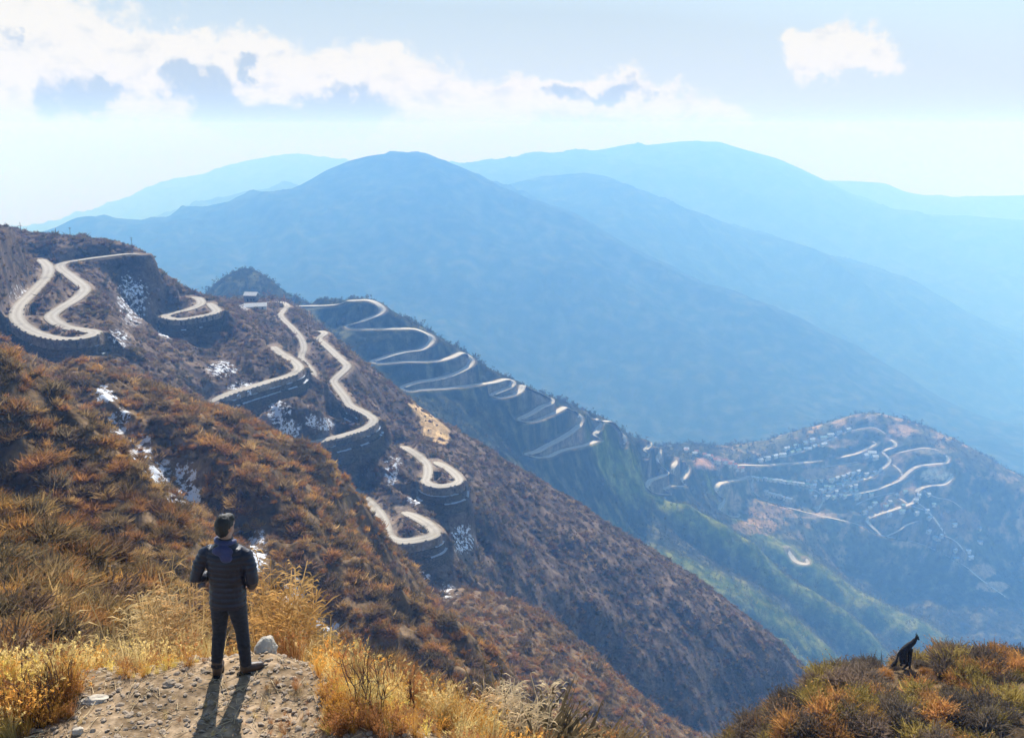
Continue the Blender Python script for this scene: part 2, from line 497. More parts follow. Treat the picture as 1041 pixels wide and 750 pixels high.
ctl([(585, 240, 4900), (735, 325, 4550), (870, 378, 4150), (1000, 440, 3800), (395, 185, 5200), (200, 235, 5200), (50, 260, 5000)])
ctl([(640, 222, 5000), (800, 290, 4800), (920, 340, 4600), (1000, 380, 4400)])
G3 = [(380, 178, 9000), (440, 172, 9200), (470, 167, 9300), (500, 163, 9400), (520, 160, 9500), (585, 155, 9500), (620, 152, 9500), (660, 147, 9500), (690, 144, 9500), (730, 144, 9500), (760, 154, 9450), (790, 161, 9400), (820, 175, 9300), (850, 190, 9150),
      (870, 200, 9000), (905, 213, 8900), (935, 219, 8800), (980, 219, 8700), (1020, 222, 8600), (1041, 227, 8550), (1120, 240, 8400)]
G3B = [(620, 177, 7900), (690, 192, 7700), (760, 207, 7500), (800, 231, 7300), (840, 252, 7100), (870, 267, 7000)]
ctl(G3); ctl(G3B)
ctl([(595, 210, 6900), (720, 245, 6600), (860, 290, 6200), (1000, 340, 5900), (1041, 300, 6600), (950, 260, 7300)])
G4 = [(820, 183, 11500), (865, 184, 11600), (900, 186, 11600), (930, 200, 11600), (960, 202, 11500), (1000, 199, 11500), (1041, 198, 11400), (1120, 200, 11300)]
G4L = [(100, 238, 7300), (155, 226, 7400), (185, 214, 7500), (215, 204, 7500), (250, 194, 7500), (290, 190, 7400), (340, 195, 7300)]
G5 = [(-200, 245, 12500), (0, 236, 12500), (60, 229, 12500), (105, 214, 12600), (155, 189, 12700), (195, 181, 12800), (230, 171, 12800), (255, 164, 12800), (290, 157, 12800), (315, 158, 12800), (345, 167, 12700), (400, 172, 12700), (500, 175, 12600), (640, 168, 12600), (760, 175, 12500), (850, 195, 12400), (1041, 215, 12300)]
ctl(G4); ctl(G4L); ctl(G5)
ctl([(905, 232, 10200), (1041, 245, 10000), (700, 175, 10800), (540, 180, 10800), (200, 240, 9500), (60, 248, 9500), (300, 205, 9500)])
ctl([(200, 232, 5700), (100, 250, 5600), (300, 225, 5700)])
ctl([(u, v + 45, 14500) for (u, v, Y) in G5[::2]])

# ---- roads: control points (u, v, Y); they shape the ground as well
LOOP1 = [(40, 262, 428), (49, 272, 398), (46, 283, 378), (32, 298, 350), (19, 312, 326), (18, 325, 308), (34, 337, 296), (60, 344, 288), (84, 343, 288), (97, 338, 294), (84, 335, 299), (66, 332, 303), (52, 322, 315), (62, 313, 327), (78, 303, 345), (86, 293, 364),
         (74, 282, 388), (62, 273, 406), (63, 268, 415), (82, 264, 424), (112, 260, 432), (135, 257.5, 438), (147, 257.5, 440)]
LOOP2 = [(188, 301, 470), (201, 303, 464), (204, 309, 452), (190, 315, 440), (172, 319, 432), (168, 322, 426), (182, 324.5, 424), (203, 321.5, 430), (220, 317, 439), (216, 311, 450), (210, 306, 460)]
ROAD3 = [(276, 350, 442), (284, 358, 426), (297, 366, 408), (304, 374, 392), (295, 381, 380), (275, 387, 370), (252, 394, 358), (233, 400, 350), (205, 412, 338)]
ROAD5 = [(268, 307, 640), (285, 307, 610), (292, 311, 580), (287, 317, 560), (286, 322, 545), (298, 334, 518), (306, 344, 500), (309, 354, 484), (306, 363, 470), (312, 371, 456), (317, 377, 446), (322, 385, 436)]
ROAD6 = [(318, 337, 545), (326, 336.5, 535), (330, 339, 522), (324, 344, 512), (329, 349, 498), (337, 356, 482), (346, 365, 460), (353, 372, 446), (346, 380, 434), (339, 387, 425), (344, 395, 414), (351, 404, 402), (356, 412, 392), (370, 419, 382), (380, 427, 371), (371, 435, 363), (350, 442, 355), (325, 448, 348), (300, 453, 342), (280, 460, 335)]
LOOPA = [(404, 452, 408), (414, 456, 396), (425, 463, 383), (434, 472, 370), (435, 482, 356), (433, 490, 345), (446, 494, 340), (461, 492, 343), (467, 488, 349), (461, 480, 361), (452, 474, 371), (444, 470, 379), (440, 467, 385)]
LOOPB = [(352, 492, 356), (362, 500, 344), (372, 508, 334), (384, 520, 321), (390, 531, 310), (395, 545, 297), (408, 550, 292), (426, 548, 293), (442, 543, 297), (437, 534, 307), (424, 526, 317), (413, 521, 325), (408, 517, 331)]
ZIG1 = F([(290, 311), (310, 310.8), (330, 310.5), (345, 309), (353, 305.5)])
ZIG2 = F([(375, 305), (383, 308), (389, 313.5), (387, 318.5), (376, 323), (365, 327), (353, 331), (357, 333.5), (371, 334.2), (397, 334), (420, 334)])
ZIG3 = F([(432.5, 338), (438.6, 342), (439, 347), (433, 352.5), (426.5, 355.5), (413, 357), (400, 360), (387.5, 364), (378, 367), (388, 369), (410, 367.3), (430.5, 367.3), (448, 366), (461.5, 362), (469, 358.3)])
ZIG4 = F([(475, 359.5), (479.6, 365.6), (477.6, 371), (469.5, 376.5), (456, 382), (440, 385.7), (426.5, 387.5), (416, 390.5), (408, 394), (416, 397.5), (428, 395.5), (451, 394.5), (477.5, 391.5), (490, 390), (503.5, 388)])
ZIG5 = F([(503.5, 388), (512, 385.5), (519, 385.5), (522, 388.5), (520, 391.8), (513, 395.5), (505, 398.3), (500, 401), (504, 403.5), (512, 403.5), (523.6, 400.2), (530, 396), (531.5, 391)])
ZIG6 = F([(556, 402.5), (561, 406), (560, 409.5), (550.5, 413), (542, 418.5), (534, 422.6), (528, 426), (534, 428.6), (544, 427.4), (554.5, 423.5), (565, 418.7), (575, 413.5)])
ZIG7 = F([(586, 418), (589.5, 424), (589.5, 430.5), (583, 437), (570.6, 445), (557, 452), (546, 458), (536, 461.5), (546.5, 464.5), (558.5, 463.2), (567, 459), (578, 455.6), (595, 452), (605.6, 448), (609, 446), (605, 441.5), (608, 436), (610.3, 430), (606, 425.5)])
ZIG8 = F([(621, 428), (626, 431.5), (631, 437.6), (635, 445.6), (634.7, 454.4)])
ZIG9 = F([(657, 446.5), (661, 449.5), (659, 453.5), (656, 457), (659, 462), (656.5, 466)])
ZIG10 = F([(667, 453.5), (670.6, 457), (669, 466), (673.3, 475), (678, 480), (672, 484), (661, 488), (658.5, 493.5), (662, 499.5), (670, 501.5), (680.6, 502), (676, 497), (682, 493.5), (696, 493.5), (693.5, 488), (696.8, 483), (699.5, 476), (697, 469)])
ZIG11 = F([(688, 465.5), (687, 470), (684, 474), (684, 478.5), (686, 482.6)])
ZIGA = ZIG1 + F([(358, 305.5), (367, 305)]) + ZIG2 + F([(427, 336)]) + ZIG3 + ZIG4 + ZIG5[1:] + F([(538, 394.5), (548, 398.5)]) + ZIG6 + F([(580, 416)]) + ZIG7 + F([(612, 428)]) + ZIG8
FAR1 = F([(762, 482.3), (754, 486.4), (742, 488.4), (732, 491), (728, 495.5), (730, 502), (735, 507.5), (733, 512.6), (732, 517), (737, 522), (747, 525), (750, 522.5), (744, 519)])
FAR2 = [(800, 556, 1222), (804, 564, 1210), (809, 570.5, 1198), (816, 573, 1192), (822, 572, 1194), (818, 566, 1206)]
VIL1 = F([(750, 472.5), (774, 472.5), (796, 471), (817, 469.5), (839, 467.5)])
VIL2 = F([(852, 465), (870, 461), (881, 455.7), (891, 450), (884, 447.6)])
VIL3 = F([(903, 445), (910, 449.7), (910, 453.7), (897, 458.6), (904, 465), (903, 471), (893, 478.5), (886, 484), (870, 489), (854, 495.5), (841, 501.2), (850, 503), (864, 502), (884, 498.7), (897, 495), (914, 488), (921, 482), (932, 474), (951, 471), (963, 470), (964, 465), (959, 460)])
VIL4 = F([(964, 478.5), (968, 481), (967, 485.3), (960, 492), (944, 493.5), (932, 498.7), (931, 509), (912, 516.5), (889, 523.5), (881, 528), (889, 537), (896, 543.5)])
TRACK = [(u, v - 0.6, Y) for (u, v, Y) in RIDGE[2:-1]]
def G_(lst):
    return [(u, v, on_face(u, v, .70)) for (u, v) in lst]


TRACKS = [G_([(822, 494.5), (832, 500), (838, 507), (834, 514), (829, 522)]), G_([(931, 509), (943, 519), (953, 531), (962, 544)]), G_([(900, 545), (912, 540), (922, 533), (934, 529)]),
          G_([(766, 486), (764.5, 491), (764, 497)]), G_([(905, 470), (915, 478), (918, 486)]), G_([(800, 463), (818, 458), (836, 450), (852, 443)]), G_([(856, 440), (872, 436), (888, 434), (901, 441)]), G_([(838, 474), (856, 472), (874, 469)]),
          G_([(905, 462), (922, 458), (940, 455), (956, 458)]), G_([(912, 505), (930, 515), (944, 519)]), G_([(960, 544), (972, 550), (982, 562)]), G_([(868, 514), (880, 508), (896, 503), (912, 500)]), G_([(764, 498), (774, 506), (790, 512), (806, 517)]),
          G_([(938, 497), (950, 505), (966, 508), (978, 516)])]
ROADS = [('near', LOOP1, 5.0), ('near', LOOP2, 5.0), ('near', ROAD3, 4.8), ('near', ROAD5, 4.0), ('near', ROAD6, 4.5), ('near', LOOPA, 4.4), ('near', LOOPB, 5.0)] + \
        [('far', z, 7.8) for z in (ZIGA, ZIG9, ZIG10, ZIG11)] + \
        [('far', FAR1, 9.0), ('far', FAR2, 8.5)] + [('village', z, 7.5) for z in (VIL1, VIL2, VIL3, VIL4)] + [('track', z, 4.0) for z in [TRACK] + TRACKS]


def spline(pts, step):
    """Catmull-Rom through (u, v, Y) controls -> dense world points"""
    P = []
    for (u, v, Y) in pts:
        s, m = ray(u, v, Y)
        P.append((s * Y, Y, m * Y))
    P = np.array(P)
    P = np.vstack([2 * P[0] - P[1], P, 2 * P[-1] - P[-2]])
    outp = []
    for i in range(1, len(P) - 2):
        p0, p1, p2, p3 = P[i - 1:i + 3]
        n = max(2, int(np.linalg.norm(p2 - p1) / step))
        for t in np.arange(n) / n:
            outp.append(0.5 * ((2 * p1) + (-p0 + p2) * t + (2 * p0 - 5 * p1 + 4 * p2 - p3) * t * t + (-p0 + 3 * p1 - 3 * p2 + p3) * t ** 3))
    outp.append(P[-2])
    return np.array(outp)


for (_k, pts, _w) in ROADS:
    for i, q in enumerate(pts):
        s, m = ray(*q)
        CTRL.append((s, math.log(q[2]), m))

# ---- interpolation (linear radial functions: creases along ridge lines)
CT = {}
for (s, L, m) in CTRL:
    CT[(round(s, 4), round(L, 4))] = (s, L, m)
CT = np.array(list(CT.values()))
n = len(CT)
dd = np.hypot(CT[:, None, 0] - CT[None, :, 0], CT[:, None, 1] - CT[None, :, 1])
A = np.zeros((n + 3, n + 3))
A[:n, :n] = -dd + np.eye(n) * 0.0006
A[:n, n], A[:n, n + 1], A[:n, n + 2] = 1, CT[:, 0], CT[:, 1]
A[n:, :n] = A[:n, n:].T
rhs = np.concatenate([CT[:, 2], np.zeros(3)])
WT = np.linalg.solve(A, rhs)
cs = np.arange(-0.80, 0.801, 0.008)
cL = np.arange(0.4, 9.62, 0.0125)
G = np.zeros((len(cL), len(cs)))
for i0 in range(0, len(cL), 40):
    LL, SS = np.meshgrid(cL[i0:i0 + 40], cs, indexing='ij')
    q = np.stack([SS.ravel(), LL.ravel()], 1)
    d = np.sqrt((q[:, None, 0] - CT[None, :, 0]) ** 2 + (q[:, None, 1] - CT[None, :, 1]) ** 2)
    G[i0:i0 + 40] = (-(d @ WT[:n]) + WT[n] + q @ WT[n + 1:]).reshape(LL.shape)


def interp_mat(src, dst):
    """cubic (Catmull-Rom) resampling matrix as index/weight arrays"""
    h = src[1] - src[0]
    f = np.clip((dst - src[0]) / h, 0, len(src) - 1.001)
    i = f.astype(int)
    t = f - i
    W = np.stack([-.5 * t + t * t - .5 * t ** 3, 1 - 2.5 * t * t + 1.5 * t ** 3, .5 * t + 2 * t * t - 1.5 * t ** 3, -.5 * t * t + .5 * t ** 3], 1)
    I = np.clip(np.stack([i - 1, i, i + 1, i + 2], 1), 0, len(src) - 1)
    return I, W


gs = np.arange(-0.74, 0.7401, 0.0018)
gL = np.concatenate([np.arange(0.45, math.log(150), 0.0052), np.arange(math.log(150), math.log(1800), 0.0021), np.arange(math.log(1800), 9.60, 0.0045)])
I, W = interp_mat(cs, gs)
T1 = sum(G[:, I[:, k]] * W[:, k] for k in range(4))
I, W = interp_mat(cL, gL)
M = sum(T1[I[:, k], :] * W[:, k][:, None] for k in range(4))
SS, LL = np.meshgrid(gs, gL)
YY = np.exp(LL)
XX = SS * YY

# ---- relief noise, in ground metres, at scales that suit each distance
def band(L, a, b, wdt):
    return 1 / (1 + np.exp(-(L - a) / wdt)) * 1 / (1 + np.exp((L - b) / wdt))


Z = M * YY
nz = np.zeros_like(Z)
rows = lambda a, b: slice(np.searchsorted(gL, math.log(a)), np.searchsorted(gL, math.log(b)))
r = rows(1.6, 12)
nz[r] += 0.10 * fbm(XX[r] / 1.3, YY[r] / 1.3, 5, 3) * band(LL[r], 0, math.log(9.5), .08)
r = rows(9, 300)
nz[r] += (1.7 * fbm(XX[r] / 9 + .3 * YY[r] / 9, YY[r] / 16, 4, 5)) * band(LL[r], math.log(13), math.log(230), .10) * np.clip(YY[r] / 80, .3, 1.3)
r = rows(30, 300)
rid = fbm((XX[r] * .62 + YY[r] * .78) / 24, (YY[r] * .62 - XX[r] * .78) / 75, 4, 7, ridged=True)
nz[r] += 6.5 * (rid - .33) * band(LL[r], math.log(48), math.log(215), .09)
r = rows(120, 1000)
rid = fbm((XX[r] * .8 + YY[r] * .55) / 42, (YY[r] * .8 - XX[r] * .55) / 120, 4, 9, ridged=True)
nz[r] += (5.5 * (rid - .25) + 1.2 * fbm(XX[r] / 9, YY[r] / 9, 3, 12)) * band(LL[r], math.log(215), math.log(720), .06)
r = rows(600, 2300)
rid = fbm((XX[r] * .75 + YY[r] * .65) / 95, (YY[r] * .75 - XX[r] * .65) / 260, 5, 21, ridged=True)
nz[r] += (9 * (rid - .25) + 2.0 * fbm(XX[r] / 22, YY[r] / 22, 3, 23)) * band(LL[r], math.log(730), math.log(1750), .06)
r = rows(1800, 14900)
rid = fbm((XX[r] + .45 * YY[r]) / 760, (YY[r] - .45 * XX[r]) / 1700, 6, 31, gain=.46, ridged=True)
nz[r] += (95 * (rid - .3) + 12 * fbm(XX[r] / 110, YY[r] / 110, 4, 33)) * band(LL[r], math.log(2400), 12, .08) * np.clip(YY[r] / 4200, .4, 1.25)

# damp the noise on crest lines drawn above, so that outlines stay where they belong
damp = np.zeros(Z.shape, np.float32)
for crest, rad in ((M1, .030), (HILL, .030), (N1, .009), (G1, .04), (G2, .035), (G3, .04), (G4, .03), (G4L, .03), (G5, .03), (F2, .03), (F3, .03), (F1, .03), (F0, .03), (LOOP1, .012), (B3, .022), (C1, .008), (B2, .010), (D1, .02)):
    for (u, v, Y) in dens(crest, len(crest) * 6):
        s0, L0 = ray(u, v, 1)[0], math.log(Y)
        i0, i1 = np.searchsorted(gL, [L0 - 2 * rad, L0 + 2 * rad])
        j0, j1 = np.searchsorted(gs, [s0 - 2 * rad, s0 + 2 * rad])
        sl = (slice(i0, i1), slice(j0, j1))
        damp[sl] = np.maximum(damp[sl], np.exp(-((SS[sl] - s0) ** 2 + (LL[sl] - L0) ** 2) / rad ** 2))
GREEN = np.zeros(Z.shape, np.float32)                  # broad-leaved scrub on the lower spurs' backs, coloured brighter to look sunlit
for crest, rad in ((F2, .016), (F3, .022), (F1, .024), (F0, .024)):
    for (u, v, Y) in dens(crest, len(crest) * 8):
        s0, L0 = ray(u, v + 8, 1)[0], math.log(Y - 10)
        i0, i1 = np.searchsorted(gL, [L0 - 2 * rad, L0 + 2 * rad])
        j0, j1 = np.searchsorted(gs, [s0 - 2 * rad, s0 + 2 * rad])
        sl = (slice(i0, i1), slice(j0, j1))
        GREEN[sl] = np.maximum(GREEN[sl], np.exp(-((SS[sl] - s0) ** 2 + (LL[sl] - L0) ** 2) / rad ** 2))
Z = Z + nz * (1 - np.where(YY > 2000, .93, .82) * damp)

# ---- cut the road benches
DM = np.full(Z.shape, 1e9, np.float32)
ZR = np.zeros(Z.shape, np.float32)
WR = np.zeros(Z.shape, np.float32)
SIDE = np.zeros(Z.shape, np.float32)
WALLH = np.zeros(Z.shape, np.float32)
RC = []
# retaining walls: road name -> (from, to as fractions, side, height)
WALLS = {0: [(0.30, 0.53, 9.0)], 1: [(0.47, 0.79, 7.0)], 2: [(0.46, 0.95, 7.0)], 4: [(0.66, 0.97, 8.0)], 5: [(0.42, 0.72, 10.0)], 6: [(0.40, 0.74, 9.0)]}
for ri, (kind, pts, wd) in enumerate(ROADS):
    Ym = np.mean([p[2] for p in pts])
    P = spline(pts, max(0.8, Ym * 0.0018))
    for _ in range(6):                                      # an even grade and round bends
        Q = P.copy()
        Q[1:-1] = (P[:-2] + 2 * P[1:-1] + P[2:]) / 4
        P = Q
    RC.append(P)
    tang = np.gradient(P[:, :2], axis=0)
    tang /= np.linalg.norm(tang, axis=1)[:, None] + 1e-9
    for j, (x, y, z) in enumerate(P):
        fr = j / (len(P) - 1)
        hw = 0
        for (a, b, H) in WALLS.get(ri, []):
            if a <= fr <= b:
                hw = H * min(1, (fr - a) / .06, (b - fr) / .06)
        reach = wd / 2 + (34 if ri < 7 else 14)
        s0, L0, rr = x / y, math.log(y), reach / y
        i0, i1 = np.searchsorted(gL, [L0 - rr, L0 + rr])
        j0, j1 = np.searchsorted(gs, [s0 - rr, s0 + rr])
        if i1 <= i0 or j1 <= j0:
            continue
        sl = (slice(i0, i1), slice(j0, j1))
        dx, dy = XX[sl] - x, YY[sl] - y
        d = np.sqrt(dx * dx + dy * dy)
        cl = d < DM[sl]
        DM[sl] = np.where(cl, d, DM[sl])
        ZR[sl] = np.where(cl, z, ZR[sl])
        WR[sl] = np.where(cl, wd, WR[sl])
        # which side is towards us / downhill: the side whose outward normal looks at the camera
        nrm = np.array([-tang[j, 1], tang[j, 0]])
        if nrm @ np.array([-x, -y]) < 0:
            nrm = -nrm
        SIDE[sl] = np.where(cl, dx * nrm[0] + dy * nrm[1], SIDE[sl])
        WALLH[sl] = np.where(cl, hw, WALLH[sl])
near_road = DM < 1e8
half = WR / 2
fall = np.where(WR > 0, np.clip(WR * 1.1, 3, 9), 1)
t = np.clip((DM - half - 0.6) / fall, 0, 1)
t = t * t * (3 - 2 * t)
Z = np.where(near_road, (ZR - 0.30) * (1 - t) + Z * t, Z)
# below a walled edge the hillside starts at the foot of the wall
face = near_road & (WALLH > 0.3) & (SIDE > 0) & (DM > half + 0.5)
Z = np.where(face, np.minimum(Z, ZR - WALLH - 0.55 * (DM - half)), Z)
# nothing rises in front of a road that the valley looks at
for (kind, pts, wd), P in zip(ROADS, RC):
    for (x, y, z) in P[::2]:
        s0, L0 = x / y, math.log(y)
        ww = (wd * .6) / y
        i0, i1 = np.searchsorted(gL, [L0 - (.22 if kind != 'near' else .10), L0 - 1.2 / y])
        j0, j1 = np.searchsorted(gs, [s0 - ww, s0 + ww])
        sl = (slice(i0, i1), slice(j0, j1))
        Z[sl] = np.minimum(Z[sl], (z / y) * YY[sl] - np.minimum(.5 + .10 * (y - YY[sl]), 3.5))
# the trodden path stays even
SLOPE = None
GZ = Z


def ground_at(x, y):
    """height of the ground sheet (bilinear)"""
    L, s = math.log(y), x / y
    i = min(max(int(np.searchsorted(gL, L)) - 1, 0), len(gL) - 2)
    f = (s - gs[0]) / (gs[1] - gs[0])
    j = min(max(int(f), 0), len(gs) - 2)
    a, b = (L - gL[i]) / (gL[i + 1] - gL[i]), f - j
    return float((GZ[i, j] * (1 - b) + GZ[i, j + 1] * b) * (1 - a) + (GZ[i + 1, j] * (1 - b) + GZ[i + 1, j + 1] * b) * a)


def hit(u, v, ymin=2.0, ymax=14000):
    """first ground point seen at a pixel of the photograph, looked for between two distances"""
    s, m = ray(u, v, 1)
    f = (s - gs[0]) / (gs[1] - gs[0])
    j = min(max(int(f), 0), len(gs) - 2)
    b = f - j
    zc = GZ[:, j] * (1 - b) + GZ[:, j + 1] * b
    e = np.exp(gL)
    mm = zc / e
    ok = np.where((mm >= m) & (e >= ymin) & (e <= ymax))[0]
    if len(ok) == 0:
        return None
    i = ok[0]
    if i == 0:
        return (s * e[0], e[0], zc[0])
    k = (m - mm[i - 1]) / (mm[i] - mm[i - 1] + 1e-12) if mm[i - 1] < m else 1.0
    L = gL[i - 1] + (gL[i] - gL[i - 1]) * k
    y = math.exp(L)
    return (s * y, y, ground_at(s * y, y))


VMAX = np.maximum.accumulate(GZ / YY, axis=0)
VIS = (GZ / YY) >= np.vstack([np.full((1, len(gs)), -9), VMAX[:-1]]) - 0.004

# ------------------------------------------------------------------ haze: the blue air of the valley
zlo, zhi = float(GZ.min()) - 2, float(max(GZ.max(), 0.0)) + 75
hm = bpy.data.materials.new('haze')
hm.use_nodes = True
hb = NB(hm.node_tree)
hb.N.clear()
ho = hb.node('ShaderNodeOutputMaterial')
pv = hb.node('ShaderNodeVolumePrincipled')
pv.inputs['Color'].default_value = HAZE_COLOR
pv.inputs['Density'].default_value = HAZE_DENSITY
pv.inputs['Anisotropy'].default_value = -0.03
pv.inputs['Absorption Color'].default_value = (1, 1, 1, 1)
hb.L.new(pv.outputs[0], ho.inputs['Volume'])
b = MB()
b.box((0, 7350, (zlo + zhi) / 2), (24400, 15100, zhi - zlo))
haze = b.build('haze', hm)
tag(haze, kind='stuff')

# ================================================================== MATERIALS
def new_mat(name):
    m = bpy.data.materials.new(name)
    m.use_nodes = True
    b = NB(m.node_tree)
    b.N.clear()
    o = b.node('ShaderNodeOutputMaterial')
    return m, b, o


def plain(name, col, rough=0.8, spec=0.2, var=0.25, scale=8.0, bump=0.0, metal=0.0, sheen=0.0):
    m, b, o = new_mat(name)
    p = b.node('ShaderNodeBsdfPrincipled')
    t = b.node('ShaderNodeTexCoord')
    nz_ = b.noise(t.outputs['Object'], scale, 5, 0.6)
    lo = tuple(c * (1 - var) for c in col)
    hi = tuple(min(1, c * (1 + var)) for c in col)
    b.L.new(b.mix(b.step(nz_, 0.3, 0.7), lo, hi), p.inputs['Base Color'])
    p.inputs['Roughness'].default_value = rough
    p.inputs['Specular IOR Level'].default_value = spec
    p.inputs['Metallic'].default_value = metal
    if sheen:
        p.inputs['Sheen Weight'].default_value = sheen
    if bump:
        bp = b.node('ShaderNodeBump')
        bp.inputs['Strength'].default_value = 0.8
        bp.inputs['Distance'].default_value = bump
        b.L.new(b.noise(t.outputs['Object'], scale * 3, 6, 0.65), bp.inputs['Height'])
        b.L.new(bp.outputs[0], p.inputs['Normal'])
    b.L.new(p.outputs[0], o.inputs['Surface'])
    return m


def ground_mat(name, s1, s2, bump):
    """earth: per-vertex albedo 'col', snow cover 'snow', plus grain at two scales"""
    m, b, o = new_mat(name)
    p = b.node('ShaderNodeBsdfPrincipled')
    g = b.node('ShaderNodeNewGeometry')
    ac = b.node('ShaderNodeAttribute', attribute_name='col')
    asn = b.node('ShaderNodeAttribute', attribute_name='snow')
    n1 = b.noise(g.outputs['Position'], s1, 6, 0.65)
    n2 = b.noise(g.outputs['Position'], s2, 5, 0.6)
    f = b.math('ADD', b.math('MULTIPLY', b.step(n1, .3, .72), 0.75), b.math('MULTIPLY', b.step(n2, .3, .7), 0.75))
    f = b.math('ADD', f, 0.30)
    v = b.node('ShaderNodeVectorMath', operation='SCALE')
    b.L.new(ac.outputs['Color'], v.inputs[0])
    b.L.new(f, v.inputs['Scale'])
    sn = b.math('MULTIPLY', asn.outputs['Fac'], b.step(b.noise(g.outputs['Position'], 0.5, 6, 0.78), 0.40, 0.60))
    sn = b.step(b.math('ADD', sn, b.math('MULTIPLY', b.math('SUBTRACT', n1, .5), .5)), 0.36, 0.52)
    b.L.new(b.mix(sn, v.outputs[0], (0.66, 0.69, 0.74)), p.inputs['Base Color'])
    p.inputs['Roughness'].default_value = 1.0
    p.inputs['Specular IOR Level'].default_value = 0.0
    bp = b.node('ShaderNodeBump')
    bp.inputs['Strength'].default_value = 0.9
    bp.inputs['Distance'].default_value = bump
    b.L.new(n1, bp.inputs['Height'])
    b.L.new(bp.outputs[0], p.inputs['Normal'])
    b.L.new(p.outputs[0], o.inputs['Surface'])
    return m


def road_mat(name, edge, track, sc_):
    """dusty edges and crown, two paler wheel tracks, patches"""
    m, b, o = new_mat(name)
    pr = b.node('ShaderNodeBsdfPrincipled')
    g = b.node('ShaderNodeNewGeometry')
    at = b.node('ShaderNodeAttribute', attribute_name='wear')
    n1 = b.noise(g.outputs['Position'], sc_, 6, .65)
    n2 = b.noise(g.outputs['Position'], sc_ * .18, 4, .6)
    f = b.math('ADD', b.math('MULTIPLY_ADD', n1, .9, -.45), at.outputs['Fac'], clamp=True)
    c = b.mix(f, edge, track)
    c = b.mix(b.math('MULTIPLY', b.step(n2, .5, .72), .55), c, tuple(e * .72 for e in edge))
    b.L.new(c, pr.inputs['Base Color'])
    pr.inputs['Roughness'].default_value = .95
    pr.inputs['Specular IOR Level'].default_value = .05
    bp = b.node('ShaderNodeBump')
    bp.inputs['Distance'].default_value = .06
    b.L.new(n1, bp.inputs['Height'])
    b.L.new(bp.outputs[0], pr.inputs['Normal'])
    b.L.new(pr.outputs[0], o.inputs['Surface'])
    return m


def leaf_mat(name, trans=0.4, spread=0.5):
    """dry stems and leaves: the tint comes with each plant, every plant a little different"""
    m, b, o = new_mat(name)
    at = b.node('ShaderNodeAttribute', attribute_name='tint', attribute_type='INSTANCER')
    oi = b.node('ShaderNodeObjectInfo')
    bl = b.node('ShaderNodeAttribute', attribute_name='shade')
    f = b.math('MULTIPLY_ADD', oi.outputs['Random'], spread, 1 - spread / 2)
    f = b.math('MULTIPLY', f, b.math('MULTIPLY_ADD', bl.outputs['Fac'], 0.9, 0.55))
    v = b.node('ShaderNodeVectorMath', operation='SCALE')
    b.L.new(at.outputs['Color'], v.inputs[0])
    b.L.new(f, v.inputs['Scale'])
    d = b.node('ShaderNodeBsdfDiffuse')
    tr = b.node('ShaderNodeBsdfTranslucent')
    b.L.new(v.outputs[0], d.inputs['Color'])
    b.L.new(v.outputs[0], tr.inputs['Color'])
    mx = b.node('ShaderNodeMixShader')
    mx.inputs[0].default_value = trans
    b.L.new(d.outputs[0], mx.inputs[1])
    b.L.new(tr.outputs[0], mx.inputs[2])
    b.L.new(mx.outputs[0], o.inputs['Surface'])
    return m


MAT_NEAR = ground_mat('trodden_earth', 9.0, 1.1, 0.02)
MAT_SLOPE = ground_mat('scrub_slope_earth', 0.9, 0.11, 0.35)
MAT_FAR = ground_mat('forested_range', 0.022, 0.004, 14.0)
MAT_SCRUB = leaf_mat('dry_scrub', 0.48, 0.6)
MAT_TREE = leaf_mat('hill_foliage', 0.45, 0.6)
MAT_ROAD = road_mat('dusty_road', (.27, .235, .185), (.43, .40, .35), .4)
MAT_WALL, wb, wo = new_mat('dark_dry_stone')
wp = wb.node('ShaderNodeBsdfPrincipled')
wg = wb.node('ShaderNodeNewGeometry')
wz = wb.node('ShaderNodeSeparateXYZ')
wb.L.new(wg.outputs['Position'], wz.inputs[0])
wv = wb.comb(wb.math('MULTIPLY', wz.outputs[0], 1.1), wb.math('MULTIPLY', wz.outputs[1], 1.1), wb.math('MULTIPLY', wz.outputs[2], 2.6))
vor = wb.node('ShaderNodeTexVoronoi', feature='F1')
wb.L.new(wv, vor.inputs['Vector'])
vor.inputs['Scale'].default_value = 1.0
wn1 = wb.noise(wg.outputs['Position'], .35, 5, .65)
wc = wb.mix(wb.step(vor.outputs['Distance'], .15, .75), (.15, .13, .11), (.05, .045, .04))
wc = wb.mix(wb.step(wn1, .42, .68), wc, (.10, .085, .06))
wb.L.new(wc, wp.inputs['Base Color'])
wp.inputs['Roughness'].default_value = 1.0
wp.inputs['Specular IOR Level'].default_value = 0.05
wbp = wb.node('ShaderNodeBump')
wbp.inputs['Distance'].default_value = .25
wb.L.new(wb.math('MULTIPLY', vor.outputs['Distance'], -1.0), wbp.inputs['Height'])
wb.L.new(wbp.outputs[0], wp.inputs['Normal'])
wb.L.new(wp.outputs[0], wo.inputs['Surface'])
MAT_ROAD_FAR = road_mat('pale_concrete_road', (.38, .35, .29), (.56, .53, .47), .25)  # far roads: same road with brightness put into the colour
MAT_SNOW = plain('shaded_snow', (0.46, 0.49, 0.53), 0.7, 0.2, 0.1, 1.5)  # bluish grey puts the shade of the ledges into the snow colour

# ================================================================== GROUND COLOURS
def smooth01(x, a, b):
    t = np.clip((x - a) / (b - a), 0, 1)
    return t * t * (3 - 2 * t)


def pix(x, Y, z):
    """pixel of a world point"""
    yc = Y * SP + z * CP
    zc = Y * CP - z * SP
    return 520.5 + FPX * x / zc, 375 - FPX * yc / zc


def c3(*c):
    return np.array(c, np.float32)


def lerp3(a, b, t):
    return a * (1 - t[..., None]) + b * t[..., None]


